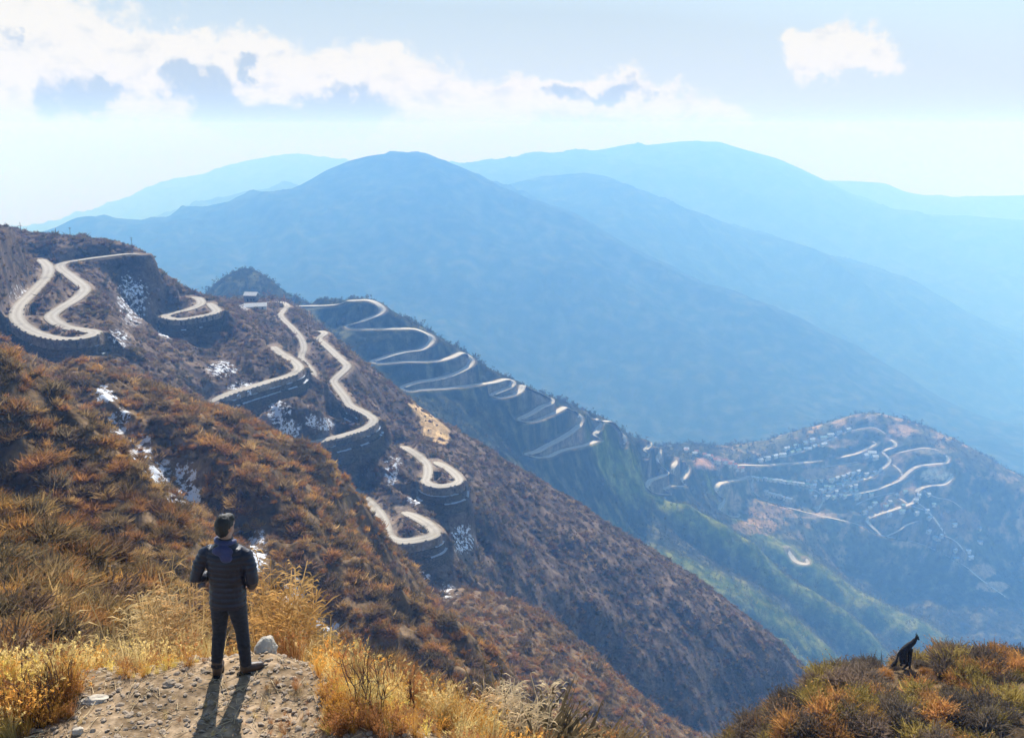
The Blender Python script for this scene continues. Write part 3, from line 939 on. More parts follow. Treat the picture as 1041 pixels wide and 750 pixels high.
UU, VV = pix(XX, YY, GZ)
UU, VV = UU.astype(np.float32), VV.astype(np.float32)
COL = np.zeros(GZ.shape + (3,), np.float32)
pn1 = fbm(SS * 26, LL * 26, 4, 41)
pn2 = fbm(SS * 60 + 7, LL * 60, 4, 43)
# near slope and path
base = lerp3(c3(.115, .078, .042), c3(.20, .135, .075), smooth01(pn1, -.3, .4))
near_dirt = lerp3(c3(.21, .145, .085), c3(.34, .245, .155), smooth01(pn2, -.3, .4))
onpath = smooth01(-YY, -9.2, -8.0) * smooth01(XX, -4.6, -3.6) * smooth01(-XX, 0.2, 1.0)
COL[:] = lerp3(base, near_dirt, onpath)
# middle slopes
t = smooth01(YY, 200, 290)
mid = lerp3(c3(.08, .062, .05), c3(.17, .125, .09), smooth01(pn1 + .5 * pn2, -.35, .45))
COL[:] = lerp3(COL, mid, t)
# ochre scar on the slope below the zigzags
scar = np.exp(-(((UU - 432) / 17) ** 2 + ((VV - 425 - (UU - 432) * .9) / 12) ** 2)) + .8 * np.exp(-(((UU - 447) / 16) ** 2 + ((VV - 441) / 10) ** 2))
scar = smooth01(scar + .35 * pn2, .35, .6) * (YY > 380) * (YY < 560)
COL[:] = lerp3(COL, np.broadcast_to(c3(.46, .32, .17), COL.shape), scar)
# far ridge
t = smooth01(YY, 640, 760)
far = lerp3(c3(.04, .045, .03), c3(.105, .10, .06), smooth01(pn2 + .4 * pn1, -.1, .5))
COL[:] = lerp3(COL, far, t)
# broad-leaved scrub and grass on the spur backs, sunlight put into the greens
gz_ = np.clip(GREEN * 1.5 + .4 * pn2, 0, 1) * (YY > 760)
COL[:] = lerp3(COL, lerp3(c3(.075, .105, .022), c3(.18, .19, .05), smooth01(pn2, -.3, .4)), gz_)
# village terraces
t = smooth01(YY, 1250, 1330) * smooth01(-YY, -1720, -1620) * smooth01(UU, 720, 750) * smooth01(-VV, -600, -545)
vill = lerp3(c3(.10, .10, .055), c3(.30, .22, .13), smooth01(pn2 + .6 * pn1, .0, .4))
COL[:] = lerp3(COL, vill, t)


def patch(u, v, ru, rv, col, y0, y1, soft=.3):
    q = np.exp(-(((UU - u) / ru) ** 2 + ((VV - v) / rv) ** 2)) + soft * pn2
    q = smooth01(q, .35, .5) * (YY > y0) * (YY < y1)
    COL[:] = lerp3(COL, np.broadcast_to(c3(*col), COL.shape), q)


for (u, v, ru, rv, col) in [(913, 437, 13, 7, (.34, .24, .15)), (845, 481, 24, 9, (.32, .23, .13)), (950, 483, 17, 7, (.50, .43, .31)), (845, 450, 30, 5, (.36, .26, .16)), (885, 424, 8, 3, (.35, .28, .2)),
                            (950, 459, 20, 4, (.26, .22, .13)), (830, 524, 40, 3, (.36, .27, .17)), (935, 553, 30, 4, (.34, .25, .15)), (1010, 596, 18, 6, (.34, .25, .16)), (970, 530, 30, 14, (.2, .15, .1)),
                            (780, 520, 26, 8, (.26, .18, .10)), (722, 470, 18, 8, (.34, .22, .17)), (760, 475, 14, 5, (.3, .22, .16)), (770, 535, 26, 9, (.26, .18, .10)), (1000, 580, 14, 8, (.3, .22, .14)), (900, 520, 24, 10, (.24, .18, .11))]:
    patch(u, v, ru, rv, col, 1150, 1700)
# distant ranges: dark forest
t = smooth01(YY, 1750, 1900)
rng = lerp3(c3(.014, .028, .018), c3(.055, .062, .035), smooth01(fbm(SS * 60, LL * 60, 4, 51), -.3, .4))
COL[:] = lerp3(COL, rng, t)
# road cuttings: bare soil just beside the roads
cut = near_road & (YY > 150)
t = np.where(cut, smooth01(-(DM - WR / 2), -3.0, -0.5), 0) * .7
COL[:] = lerp3(COL, np.broadcast_to(c3(.24, .19, .14), COL.shape), t)

SNOW = np.zeros(GZ.shape, np.float32)
for (u, v, ru, rv, y0, y1, a) in [(108, 402, 12, 14, 97, 245, 1), (122, 428, 13, 16, 92, 227, 1), (142, 455, 15, 17, 86, 201, 1.1), (163, 480, 17, 15, 86, 192, 1.1), (188, 504, 20, 13, 80, 175, 1.1), (180, 480, 40, 20, 86, 192, 0.6), (262, 560, 14, 24, 69, 157, 0.9), (298, 603, 14, 16, 63, 148, 1.0), (325, 640, 24, 14, 57, 131, 1.0), (104, 576, 10, 4, 28, 78, 1.2), (135, 305, 20, 34, 330, 445, 0.75), (120, 345, 18, 16, 240, 400, 0.6), (250, 395, 20, 10, 345, 430, 0.8), (225, 375, 20, 10, 340, 430, 0.8), (283, 420, 14, 14, 315, 372, 1), (295, 436, 14, 10, 310, 370, 0.95), (318, 428, 10, 8, 320, 380, 0.95), (330, 431, 12, 7, 320, 380, 1.0), (345, 466, 14, 9, 300, 352, 1), (398, 480, 8, 14, 300, 400, 0.9), (424, 506, 12, 8, 300, 345, 1), (470, 548, 14, 18, 300, 390, 0.85), (424, 588, 16, 12, 240, 297, 0.85), (455, 600, 20, 16, 180, 300, 0.5), (400, 470, 14, 10, 330, 420, 0.6), (20, 300, 20, 20, 260, 400, 0.5), (170, 338, 12, 8, 370, 430, 0.8), (360, 480, 30, 20, 300, 400, 0.45), (250, 312, 14, 7, 520, 700, 0.5)]:
    SNOW = np.maximum(SNOW, 1.12 * a * np.exp(-(((UU - u) / ru) ** 2 + ((VV - v) / rv) ** 2)) * (YY > y0) * (YY < y1))
SNOW[near_road & (DM < WR / 2 + .3)] = 0


# ================================================================== GROUND SHEETS
def sheet(name, i0, i1, mat):
    sl = slice(i0, i1)
    nr, ncol = i1 - i0, len(gs)
    V = np.stack([XX[sl], YY[sl], GZ[sl]], -1).reshape(-1, 3)
    ii, jj = np.meshgrid(np.arange(nr - 1), np.arange(ncol - 1), indexing='ij')
    b = ii * ncol + jj
    Q = np.stack([b, b + 1, b + ncol + 1, b + ncol], -1).reshape(-1, 4)
    me = mesh_np(name, V, Q, mat=mat)
    a = me.attributes.new('col', 'FLOAT_COLOR', 'POINT')
    a.data.foreach_set('color', np.concatenate([COL[sl].reshape(-1, 3), np.ones((nr * ncol, 1), np.float32)], 1).astype(np.float32).ravel())
    a = me.attributes.new('snow', 'FLOAT', 'POINT')
    a.data.foreach_set('value', SNOW[sl].astype(np.float32).ravel())
    return tag(obj_from(name, me), kind='structure')


ia, ib, ic = 0, int(np.searchsorted(gL, math.log(13))), int(np.searchsorted(gL, math.log(1800)))
sheet('ground', 0, ib + 1, MAT_NEAR)
sheet('hillside_terrain', ib, ic + 1, MAT_SLOPE)
sheet('mountain_terrain', ic, len(gL), MAT_FAR)

# ================================================================== ROADS
for (kind, pts, wd), P in zip(ROADS, RC):
    tg = np.gradient(P, axis=0)
    nn = np.stack([-tg[:, 1], tg[:, 0]], 1)
    nn /= np.linalg.norm(nn, axis=1)[:, None]
    N_ = len(P)
    ragged = 1 + .03 * fbm(np.arange(N_) * .13, np.full(N_, wd), 3, int(P[0, 1]))
    arc = np.concatenate([[0], np.cumsum(np.linalg.norm(np.diff(P, axis=0), axis=1))])
    endd = np.clip(np.minimum(arc, arc[-1] - arc) / (2.2 * wd), 0, 1)
    ragged = ragged * (.35 + .65 * endd)
    rows_ = []
    SEC = ((wd / 2, -.8, 0), (wd / 2, 0, 0.0), (wd * .36, .04, .45), (wd * .22, .03, 1.0), (0, .07, .45), (-wd * .22, .03, 1.0), (-wd * .36, .04, .45), (-wd / 2, 0, 0.0), (-wd / 2, -.8, 0))
    for (off, dz, _wr) in SEC:
        q = P.copy()
        q[:, :2] += nn * off * ragged[:, None]
        q[:, 2] += dz - .8 * (1 - endd) ** 2
        rows_.append(q)
    V = np.vstack(rows_)
    a = np.arange(N_ - 1)
    Q = np.concatenate([np.stack([a + k * N_, a + 1 + k * N_, a + 1 + (k + 1) * N_, a + (k + 1) * N_], 1) for k in range(len(SEC) - 1)])[:, ::-1]
    me = mesh_np('road', V, Q, mat=MAT_ROAD if kind == 'near' else MAT_ROAD_FAR, smooth=False)
    at_ = me.attributes.new('wear', 'FLOAT', 'POINT')
    at_.data.foreach_set('value', np.repeat(np.array([q[2] for q in SEC], np.float32), N_))
    o = obj_from('mountain_road' if kind != 'track' else 'footpath', me)
    tag(o, kind='structure')

# ================================================================== SCRUB AND TREES (instanced plants)
def shrub_mesh(name, blades, mat, seed, width=.035, up=.55, leaf=0.0, squash=.85):
    """a dome of fine stems one metre across; each stem a bent ribbon, with small side twigs"""
    rg = np.random.default_rng(seed)
    V, Fq, Ft, sh = [], [], [], []
    for k in range(blades):
        a, e = rg.uniform(0, 2 * math.pi), math.asin(rg.uniform(.02, 1) ** up)
        d = np.array([math.cos(a) * math.cos(e), math.sin(a) * math.cos(e), math.sin(e) * squash + .12])
        ln = rg.uniform(.32, .62) * (1 + .25 * math.sin(3 * a + seed))
        st = np.array([rg.normal(0, .11), rg.normal(0, .11), rg.uniform(-.08, .05)])
        p1 = st + d * ln * .55 + rg.normal(0, .02, 3)
        p2 = st + d * ln + np.array([0, 0, -.03]) + rg.normal(0, .045, 3)
        sd = np.cross(d, rg.normal(0, 1, 3))
        sd /= np.linalg.norm(sd) + 1e-6
        wd = width * rg.uniform(.6, 1.3)
        b = len(V)
        V += [st - sd * wd * .5, st + sd * wd * .5, p1 - sd * wd * .5, p1 + sd * wd * .5, p2]
        Fq.append((b, b + 1, b + 3, b + 2))
        Ft.append((b + 2, b + 3, b + 4))
        s_ = rg.uniform(.25, 1)
        sh += [s_] * 5
        if leaf > 0:
            for _ in range(2):
                q = p1 + (p2 - p1) * rg.uniform(0, 1)
                d1, d2 = rg.normal(0, 1, 3), rg.normal(0, 1, 3)
                d1 *= leaf / np.linalg.norm(d1)
                d2 *= leaf * .7 / np.linalg.norm(d2)
                b = len(V)
                V += [q, q + d1, q + d1 * .5 + d2]
                Ft.append((b, b + 1, b + 2))
                sh += [rg.uniform(.2, 1)] * 3
    me = mesh_np(name, np.array(V), np.array(Fq), np.array(Ft), mat, smooth=False)
    at = me.attributes.new('shade', 'FLOAT', 'POINT')
    at.data.foreach_set('value', np.array(sh, np.float32))
    return me


def clump_mesh(name, nleaf, mat, seed, size=.22, tall=1.0):
    """a leafy crown about one metre across built of leaf sprays on a short trunk"""
    rg = np.random.default_rng(seed)
    V, Ft, sh = [], [], []
    lob = rg.normal(0, 1, (5, 3)) * np.array([.22, .22, .16 * tall]) + np.array([0, 0, .42 * tall])
    for k in range(nleaf):
        c = lob[rg.integers(5)]
        d = rg.normal(0, 1, 3)
        d /= np.linalg.norm(d)
        q = c + d * rg.uniform(.10, .27) * np.array([1, 1, tall ** .5])
        d1, d2 = rg.normal(0, 1, 3), rg.normal(0, 1, 3)
        d1 *= size * rg.uniform(.5, 1.1) / np.linalg.norm(d1)
        d2 *= size * rg.uniform(.4, .9) / np.linalg.norm(d2)
        b = len(V)
        V += [q - d1 * .5, q + d1 * .5, q + d2]
        Ft.append((b, b + 1, b + 2))
        sh += [rg.uniform(.1, 1)] * 3
    for k in range(3):
        a0, a1 = k * 2.1, k * 2.1 + 2.1
        b = len(V)
        V += [(.03 * math.cos(a0), .03 * math.sin(a0), -.15), (.03 * math.cos(a1), .03 * math.sin(a1), -.15), (0, 0, .45 * tall)]
        Ft.append((b, b + 1, b + 2))
        sh += [.1] * 3
    me = mesh_np(name, np.array(V), None, np.array(Ft), mat, smooth=False)
    at = me.attributes.new('shade', 'FLOAT', 'POINT')
    at.data.foreach_set('value', np.array(sh, np.float32))
    return me


def source_collection(name, meshes):
    col = bpy.data.collections.new(name)             # kept outside the scene: only a source of shapes
    for i, me in enumerate(meshes):
        o = bpy.data.objects.new('%s_%02d' % (name, i), me)
        col.objects.link(o)
    return col


def scatter(name, pts, scl, rot, tint, variant, col):
    """ONE stuff object: plants standing at the given points"""
    me = bpy.data.meshes.new(name)
    me.vertices.add(len(pts))
    me.vertices.foreach_set('co', np.asarray(pts, np.float32).ravel())
    for nm, typ, key, arr in (('scl', 'FLOAT_VECTOR', 'vector', scl), ('rot', 'FLOAT_VECTOR', 'vector', rot), ('tint', 'FLOAT_COLOR', 'color', np.concatenate([tint, np.ones((len(tint), 1))], 1)),
                              ('variant', 'INT', 'value', variant)):
        a = me.attributes.new(nm, typ, 'POINT')
        a.data.foreach_set(key, np.asarray(arr, np.int32 if typ == 'INT' else np.float32).ravel())
    o = obj_from(name, me)
    ng = bpy.data.node_groups.new(name, 'GeometryNodeTree')
    ng.interface.new_socket('Geometry', in_out='INPUT', socket_type='NodeSocketGeometry')
    ng.interface.new_socket('Geometry', in_out='OUTPUT', socket_type='NodeSocketGeometry')
    gi, go = ng.nodes.new('NodeGroupInput'), ng.nodes.new('NodeGroupOutput')
    ip = ng.nodes.new('GeometryNodeInstanceOnPoints')
    ci = ng.nodes.new('GeometryNodeCollectionInfo')
    ci.inputs['Collection'].default_value = col
    ci.inputs['Separate Children'].default_value = True
    ci.inputs['Reset Children'].default_value = True

    def attr(nm, typ):
        a = ng.nodes.new('GeometryNodeInputNamedAttribute')
        a.data_type = typ
        a.inputs['Name'].default_value = nm
        return a.outputs['Attribute']
    ng.links.new(gi.outputs[0], ip.inputs['Points'])
    ng.links.new(ci.outputs[0], ip.inputs['Instance'])
    ip.inputs['Pick Instance'].default_value = True
    ng.links.new(attr('variant', 'INT'), ip.inputs['Instance Index'])
    e2r = ng.nodes.new('FunctionNodeEulerToRotation')
    ng.links.new(attr('rot', 'FLOAT_VECTOR'), e2r.inputs[0])
    ng.links.new(e2r.outputs[0], ip.inputs['Rotation'])
    ng.links.new(attr('scl', 'FLOAT_VECTOR'), ip.inputs['Scale'])
    ng.links.new(ip.outputs[0], go.inputs[0])
    md = o.modifiers.new('plants', 'NODES')
    md.node_group = ng
    return tag(o, kind='stuff')


# plant size by distance: scrub near, thickets on the slopes, trees on the far ridges
def plant_h(Y):
    return np.interp(Y, [9, 20, 40, 90, 150, 300, 520, 900, 1500], [.70, .85, 1.1, 1.35, 1.55, 1.75, 2.2, 3.0, 4.5])


PN_A = fbm(SS * 30 + 3, LL * 30, 4, 61)
PN_B = fbm(SS * 75 + 9, LL * 75, 3, 63)
PN_C = fbm(SS * 14 + 5, LL * 14, 3, 65)
cell = np.gradient(gL)[:, None] * 0.0018 * YY * YY          # ground area of a vertex
dens_ = 1.0 / plant_h(YY) ** 2
dens_ *= np.interp(YY, [9, 15, 100, 200, 250, 330, 620, 760, 1300, 1500], [1.3, 2.4, 2.0, 1.6, 1.3, 1.1, 1.0, .65, .55, .4])
vis = VIS.copy()
for _ in range(3):
    vis[:-1] |= vis[1:]
    vis[1:] |= vis[:-1]
dens_ *= np.where(vis, 1.0, 0.12)
ok = (np.abs(SS) < 0.66) & (YY > 9.0) & (YY < 1800) & (VV < 860)
spur = (YY < 9.6) & (XX > -5.2) & (XX < 0.9)
ok &= ~spur
ok &= ~(near_road & (DM < WR / 2 + np.where(YY > 700, 2.2, 1.2) + np.where((YY > 700) & (SIDE > 0), 15.0, 0)))
ok &= ~(face & (DM < WR / 2 + 5))
dens_ *= ok
dens_ *= 1 + .5 * np.clip(GREEN, 0, 1) * (YY > 760)
dens_ *= np.where(SNOW > .35, .14, 1)
dens_ *= np.where((scar > .4), .15, 1)
dens_ *= np.where(YY < 220, 1.25, 1)
knoll = (YY > 18) & (YY < 40) & (XX > 5)
dens_ *= np.where(knoll, 1.5, 1)
# bare patches of the village terraces
pale = (COL.sum(-1) > .55) & (YY > 1150)
dens_ *= np.where(pale, .08, 1)
dens_ *= np.clip(.75 + 1.1 * PN_A, .25, 1.6)
cnt = dens_ * cell
num = RNG.poisson(np.clip(cnt, 0, 60))
idx = np.repeat(np.arange(num.size), num.ravel())
i_, j_ = np.unravel_index(idx, num.shape)
fi, fj = RNG.random(len(idx)), RNG.random(len(idx))
i_ = np.minimum(i_, len(gL) - 2)
j_ = np.minimum(j_, len(gs) - 2)


def bil(Amat):
    return (Amat[i_, j_] * (1 - fj) + Amat[i_, j_ + 1] * fj) * (1 - fi) + (Amat[i_ + 1, j_] * (1 - fj) + Amat[i_ + 1, j_ + 1] * fj) * fi


PX, PY, PZ = bil(XX), bil(YY), bil(GZ)
pa, pb, pc_ = PN_A[i_, j_], PN_B[i_, j_], PN_C[i_, j_]
NP_ = len(idx)
h = plant_h(PY) * np.clip(RNG.lognormal(0, .40, NP_), .45, 2.4)
h *= np.where((PY > 18) & (PY < 40) & (PX > 5), 1.0, 1)
h *= 1 - .3 * np.clip(GREEN[i_, j_], 0, 1) * (PY > 760)
h = np.where((PY > 22) & (PY < 40) & (PX > 5), np.minimum(h, 1.35), h)
h = np.where((np.hypot(PX - 15.13, PY - 29.9) < 1.3) & (PX > 5), np.minimum(h, .5), h)
scl = np.stack([h * RNG.uniform(.9, 1.3, NP_), h * RNG.uniform(.9, 1.3, NP_), h * RNG.uniform(.75, 1.1, NP_)], 1)
rot = np.stack([RNG.normal(0, .12, NP_), RNG.normal(0, .12, NP_), RNG.uniform(0, 6.28, NP_)], 1)
pu, pv = pix(PX, PY, PZ)

PAL_NEAR = np.array([(.46, .275, .085), (.42, .29, .12), (.35, .19, .07), (.24, .175, .085), (.15, .12, .07), (.19, .13, .085)])
PAL_NEAR = PAL_NEAR * np.array([.93, .86, .80])
PAL_KN = np.array([(.47, .28, .08), (.45, .23, .07), (.17, .125, .085), (.13, .10, .07), (.30, .22, .06), (.20, .14, .095)])
PAL_MID = np.array([(.17, .115, .085), (.21, .145, .095), (.135, .10, .085), (.11, .095, .06), (.25, .18, .10), (.15, .09, .07)])
PAL_GREEN = np.array([(.19, .20, .035), (.15, .17, .035), (.22, .21, .06), (.10, .13, .035), (.17, .16, .05), (.13, .15, .045)])
PAL_BLUE = np.array([(.04, .05, .03), (.055, .055, .035), (.035, .045, .025), (.075, .065, .04), (.045, .05, .033), (.09, .08, .05)])


def pick(pal, key):
    k = np.clip(((key + .55) / 1.1) * 6, 0, 5.99).astype(int)
    return pal[k]


key = pa * .9 + RNG.normal(0, .17, NP_) + .35 * pb
tint = pick(PAL_NEAR, key)
kn = (PY > 18) & (PY < 40) & (PX > 5)
tint = np.where(kn[:, None], pick(PAL_KN, RNG.uniform(-.55, .55, NP_) * .6 + pb * .6), tint)
tm = smooth01(PY, 205, 300)[:, None]
tint = tint * (1 - tm) + pick(PAL_MID, key) * tm
tf = smooth01(PY, 640, 760)[:, None]
tint = tint * (1 - tf) + pick(PAL_BLUE, key) * tf
# green spurs below the zigzags, tints raised to read as sunlit
green = np.clip(GREEN[i_, j_] * 1.5 + .5 * pb, 0, 1) * (PY > 760)
tint = tint * (1 - green[:, None]) + pick(PAL_GREEN, key) * green[:, None]
near = PY < 215
midm = (PY >= 215) & (PY < 560)
farm = PY >= 560
SH_NEAR = [shrub_mesh('near_shrub', 330, MAT_SCRUB, 100 + k, .030, .5 + .1 * (k % 3), .045 if k % 2 else 0.03) for k in range(8)]
SH_DOME = [shrub_mesh('knoll_shrub', 620, MAT_SCRUB, 500 + k, .026, .42, .05) for k in range(6)]
SH_MID = [shrub_mesh('slope_shrub', 60, MAT_SCRUB, 200 + k, .075, .5, .10) for k in range(6)]
SH_FAR = [clump_mesh('hill_tree', 46, MAT_TREE, 300 + k, .24, 1.0 + .25 * (k % 3)) for k in range(6)]
SH_NEAR_D = [shrub_mesh('thicket_shrub', 150, MAT_SCRUB, 400 + k, .045, .5, .06) for k in range(6)]

# the shrubs that show largest stand as things of their own
size_px = h * FPX / PY
cand = np.where((PY < 80) & (pu > -25) & (pu < 1066) & (pv < 800) & VIS[i_, j_])[0]
cand = cand[np.argsort(-size_px[cand])][:300]
single = np.zeros(NP_, bool)
single[cand] = True
var = RNG.integers(0, 48, NP_)
n20 = near & (PY < 85) & ~single & ~kn
nkn = kn & ~single
n2 = near & (PY >= 85)
print('PLANTS', NP_, 'near', n20.sum(), 'thicket', n2.sum(), 'mid', midm.sum(), 'far', farm.sum(), 'single', single.sum())
PP = np.stack([PX, PY, PZ], 1)
for nm, msk, meshes in (('dry_scrub', n20, SH_NEAR), ('knoll_scrub', nkn, SH_DOME), ('hillside_scrub', n2, SH_NEAR_D), ('slope_scrub', midm, SH_MID), ('ridge_woods', farm, SH_FAR)):
    src = source_collection(nm + '_source', meshes)
    q = PP[msk].copy()
    q[:, 2] -= .08 * h[msk]
    scatter(nm, q, scl[msk], rot[msk], tint[msk], var[msk] % len(meshes), src)

# individual shrubs
for q in cand:
    o = obj_from('shrub', SH_DOME[int(var[q]) % 6] if kn[q] else SH_NEAR[int(var[q]) % 8])
    o.location = (PX[q], PY[q], PZ[q] - .06 * h[q])
    o.scale = scl[q]
    o.rotation_euler = rot[q]
    o['tint'] = [float(c) for c in tint[q]]
    t_ = tint[q]
    zone = 'knoll' if PX[q] > 5 else 'left' if PX[q] < -4.5 else 'mid'
    look = 'bright orange' if t_[0] > .35 else 'rust brown' if t_[0] / t_[2] > 3.4 else 'dark grey-brown'
    where = {'knoll': 'on the round knoll at the lower right', 'left': 'on the steep slope left of the standing man', 'mid': 'on the drop below the foreground path'}[zone]
    tag(o, '%s dry leafless shrub growing %s' % (look, where), 'shrub', '%s shrubs %s' % (look, where))


# ================================================================== RETAINING WALLS
WALL_LABEL = {0: 'tall dark stone retaining wall rounding the uppermost hairpin bend at the left edge', 1: 'dark stone wall holding up the small hairpin on the skyline shoulder',
              2: 'long stepped stone wall with snowy ledges under the straight road left of the ribbon road', 4: 'dark stone wall under the road bend just above the second lowest hairpin',
              5: 'curved stepped wall with snow ledges below the narrow keyhole shaped hairpin', 6: 'black looking stone wall under the nearest and widest hairpin'}
for ri, segs in WALLS.items():
    kind, pts, wd = ROADS[ri]
    P = RC[ri]
    for (fa, fb, H) in segs:
        n_ = len(P) - 1
        Q = P[int(fa * n_):int(fb * n_) + 1]
        tg = np.gradient(Q[:, :2], axis=0)
        nn = np.stack([-tg[:, 1], tg[:, 0]], 1)
        nn /= np.linalg.norm(nn, axis=1)[:, None]
        sgn = np.sign((nn * -Q[:, :2]).sum(1))
        nn *= sgn[:, None]
        e0 = wd / 2 * 1.0
        prof = [(e0 - .05, -.1), (e0 + .06, -H * .36), (e0 + 1.0, -H * .36 - .04), (e0 + 1.12, -H * .68), (e0 + 2.1, -H * .68 - .04), (e0 + 2.35, -H - 3.5), (e0 - 1.0, -H - 3.5)]
        fr = np.linspace(0, 1, len(Q))
        env = np.minimum(1, np.minimum(fr, 1 - fr) / .12)
        jig = .22 * fbm(np.arange(len(Q)) * .35, np.zeros(len(Q)), 4, ri + 5)
        rows_ = []
        for k, (off, dz) in enumerate(prof):
            q = Q.copy()
            q[:, :2] += nn * (off + (jig * (1 + .4 * math.sin(k * 2.1)))[:, None])
            q[:, 2] += dz * (env if k < 5 else 1) + (.35 * fbm(np.arange(len(Q)) * .6 + k * 9, np.full(len(Q), k * 3.3), 3, ri) if 0 < k < 5 else 0)
            rows_.append(q)
        root = empty('retaining_wall', tuple(Q[len(Q) // 2] - np.array([0, 0, H])))
        bl = np.array(root.location)
        V = np.vstack(rows_) - bl
        m_ = len(Q)
        a = np.arange(m_ - 1)
        allq = np.concatenate([np.stack([a + k * m_, a + 1 + k * m_, a + 1 + (k + 1) * m_, a + (k + 1) * m_], 1) for k in range(len(prof) - 1)])
        tag(root, WALL_LABEL[ri], 'retaining wall')
        obj_from('stonework', mesh_np('stonework', V, allq, mat=MAT_WALL, smooth=False), root)
        # snow lying on the ledges
        sv, sq = [], []
        for k in (1, 3):
            on = fbm(np.arange(m_) * .12 + k * 31, np.full(m_, ri * 7.7), 3, 77) > (-.05 if ri in (2, 4, 5, 6) else .25)
            for j in range(m_ - 1):
                if on[j] and env[j] > .9:
                    b_ = len(sv)
                    p0, p1, p2, p3 = rows_[k][j], rows_[k][j + 1], rows_[k + 1][j + 1], rows_[k + 1][j]
                    up = np.array([0, 0, .10])
                    sv += [p0 + up * 3 - bl, p1 + up * 3 - bl, p2 + up - bl, p3 + up - bl]
                    sq.append((b_, b_ + 1, b_ + 2, b_ + 3))
        if sq:
            obj_from('ledge_snow', mesh_np('ledge_snow', np.array(sv), np.array(sq), mat=MAT_SNOW, smooth=False), root)
        pb_ = MB()
        acc = 0.0
        for j in range(1, m_):
            acc += np.linalg.norm(Q[j] - Q[j - 1])
            if acc > 1.7:
                acc = 0
                if RNG.random() < .25:
                    continue
                c = Q[j].copy()
                c[:2] += nn[j] * (e0 - .25)
                pb_.box(tuple(c + np.array([0, 0, .10]) - bl), (RNG.uniform(.6, 1.1), .35, RNG.uniform(.2, .38)), math.atan2(tg[j, 1], tg[j, 0]), .9)
        pb_.build('parapet', MAT_WALL, root)

# ================================================================== POLES
MAT_POLE = plain('weathered_pole', (.12, .11, .10), .8, .2, .3)


def pole(u, v0, v1, Y, lean, label):
    s, m0 = ray(u, v0, 1)
    m1 = ray(u, v1, 1)[1]
    z0 = ground_at(s * Y, Y)
    root = empty('utility_pole', (s * Y, Y, z0))
    top = m1 * Y - z0
    p = MB()
    p.tube([(0, 0, -.6), (lean * top, 0, top)], [.14, .09], 8)
    p.build('pole', MAT_POLE, root)
    a = MB()
    a.box((lean * top * .93, 0, top * .93), (1.5, .12, .12))
    a.box((lean * top * .84, 0, top * .84), (1.1, .12, .12))
    a.build('crossarm', MAT_POLE, root)
    tag(root, label, 'utility pole')


pole(21.5, 236, 226, 366, 0, 'thin utility pole standing on the leftmost skyline shoulder against white haze')
pole(72, 245, 231, 455, .06, 'slightly leaning utility pole on the ridge above the upper road')
pole(135, 257, 241, 440, 0, 'short utility pole at the outer end of the upper skyline road')

# ================================================================== HOUSES BY THE NEAR ROAD
MAT_WHITE = plain('white_paint', (.60, .60, .58), .7, .2, .08, 2.0)
MAT_DARK = plain('dark_opening', (.03, .035, .045), .5, .4, .2)
MAT_GREYW = plain('grey_plank_wall', (.20, .20, .21), .9, .1, .25, 1.5)


def house(u, v, Y, dx, dy, h, rz, label, roofm, wallm, name='roadside_hut'):
    s, m = ray(u, v, 1)
    z0 = ground_at(s * Y, Y)
    root = empty(name, (s * Y, Y, z0), rz)
    b = MB()
    b.box((0, 0, h / 2 - .6), (dx, dy, h + 1.2))
    b.add([(-dx / 2, -dy / 2, h), (-dx / 2, dy / 2, h), (-dx / 2, 0, h + dy * .28)], [(0, 2, 1)])
    b.add([(dx / 2, -dy / 2, h), (dx / 2, dy / 2, h), (dx / 2, 0, h + dy * .28)], [(0, 1, 2)])
    b.build('wall', wallm, root)
    r_ = MB()
    e, rh, o = .45, dy * .28, .10
    for sg in (-1, 1):
        vs = [(-dx / 2 - e, sg * (dy / 2 + e), h - e * .5 + .02), (dx / 2 + e, sg * (dy / 2 + e), h - e * .5 + .02), (dx / 2 + e, 0, h + rh + .04), (-dx / 2 - e, 0, h + rh + .04)]
        vs += [(x, y, z + o) for (x, y, z) in vs]
        r_.add(vs, [(0, 1, 2, 3), (7, 6, 5, 4), (0, 4, 5, 1), (1, 5, 6, 2), (3, 7, 4, 0)])
    r_.build('roof', roofm, root)
    d = MB()
    d.box((-dx * .2, -dy / 2 - .04, 1.0), (1.0, .1, 2.0))
    d.build('door', MAT_DARK, root)
    for k in (.08, .32):
        w_ = MB()
        w_.box((dx * k, -dy / 2 - .04, 1.5), (1.1, .1, 1.0))
        w_.build('window', MAT_DARK, root)
    tag(root, label, 'hut')


house(254, 307, 630, 11, 6, 3.2, .3, 'white roofed hut on the hilltop, uppermost of the three beside the ribbon road', MAT_WHITE, MAT_WHITE)
house(257, 317, 575, 8, 6, 4.2, -.1, 'grey walled hut with a white roof, the middle one of the three on the hilltop', MAT_WHITE, MAT_GREYW)
house(261, 326, 545, 13, 5.5, 2.8, .25, 'long low white shed, lowest of the three buildings on the hilltop by the road', MAT_WHITE, MAT_WHITE)

# ================================================================== VILLAGE ON THE FAR HILL
ROOFS = {'white': (.58, .60, .62), 'pale green': (.28, .40, .34), 'blue grey': (.22, .29, .36), 'rust red': (.40, .17, .12), 'pink': (.55, .38, .34)}
RM = {k: plain('%s_roof' % k.replace(' ', '_'), c, .6, .3, .15, .3) for k, c in ROOFS.items()}
MAT_VW = plain('village_wall', (.50, .48, .44), .9, .1, .2, .3)


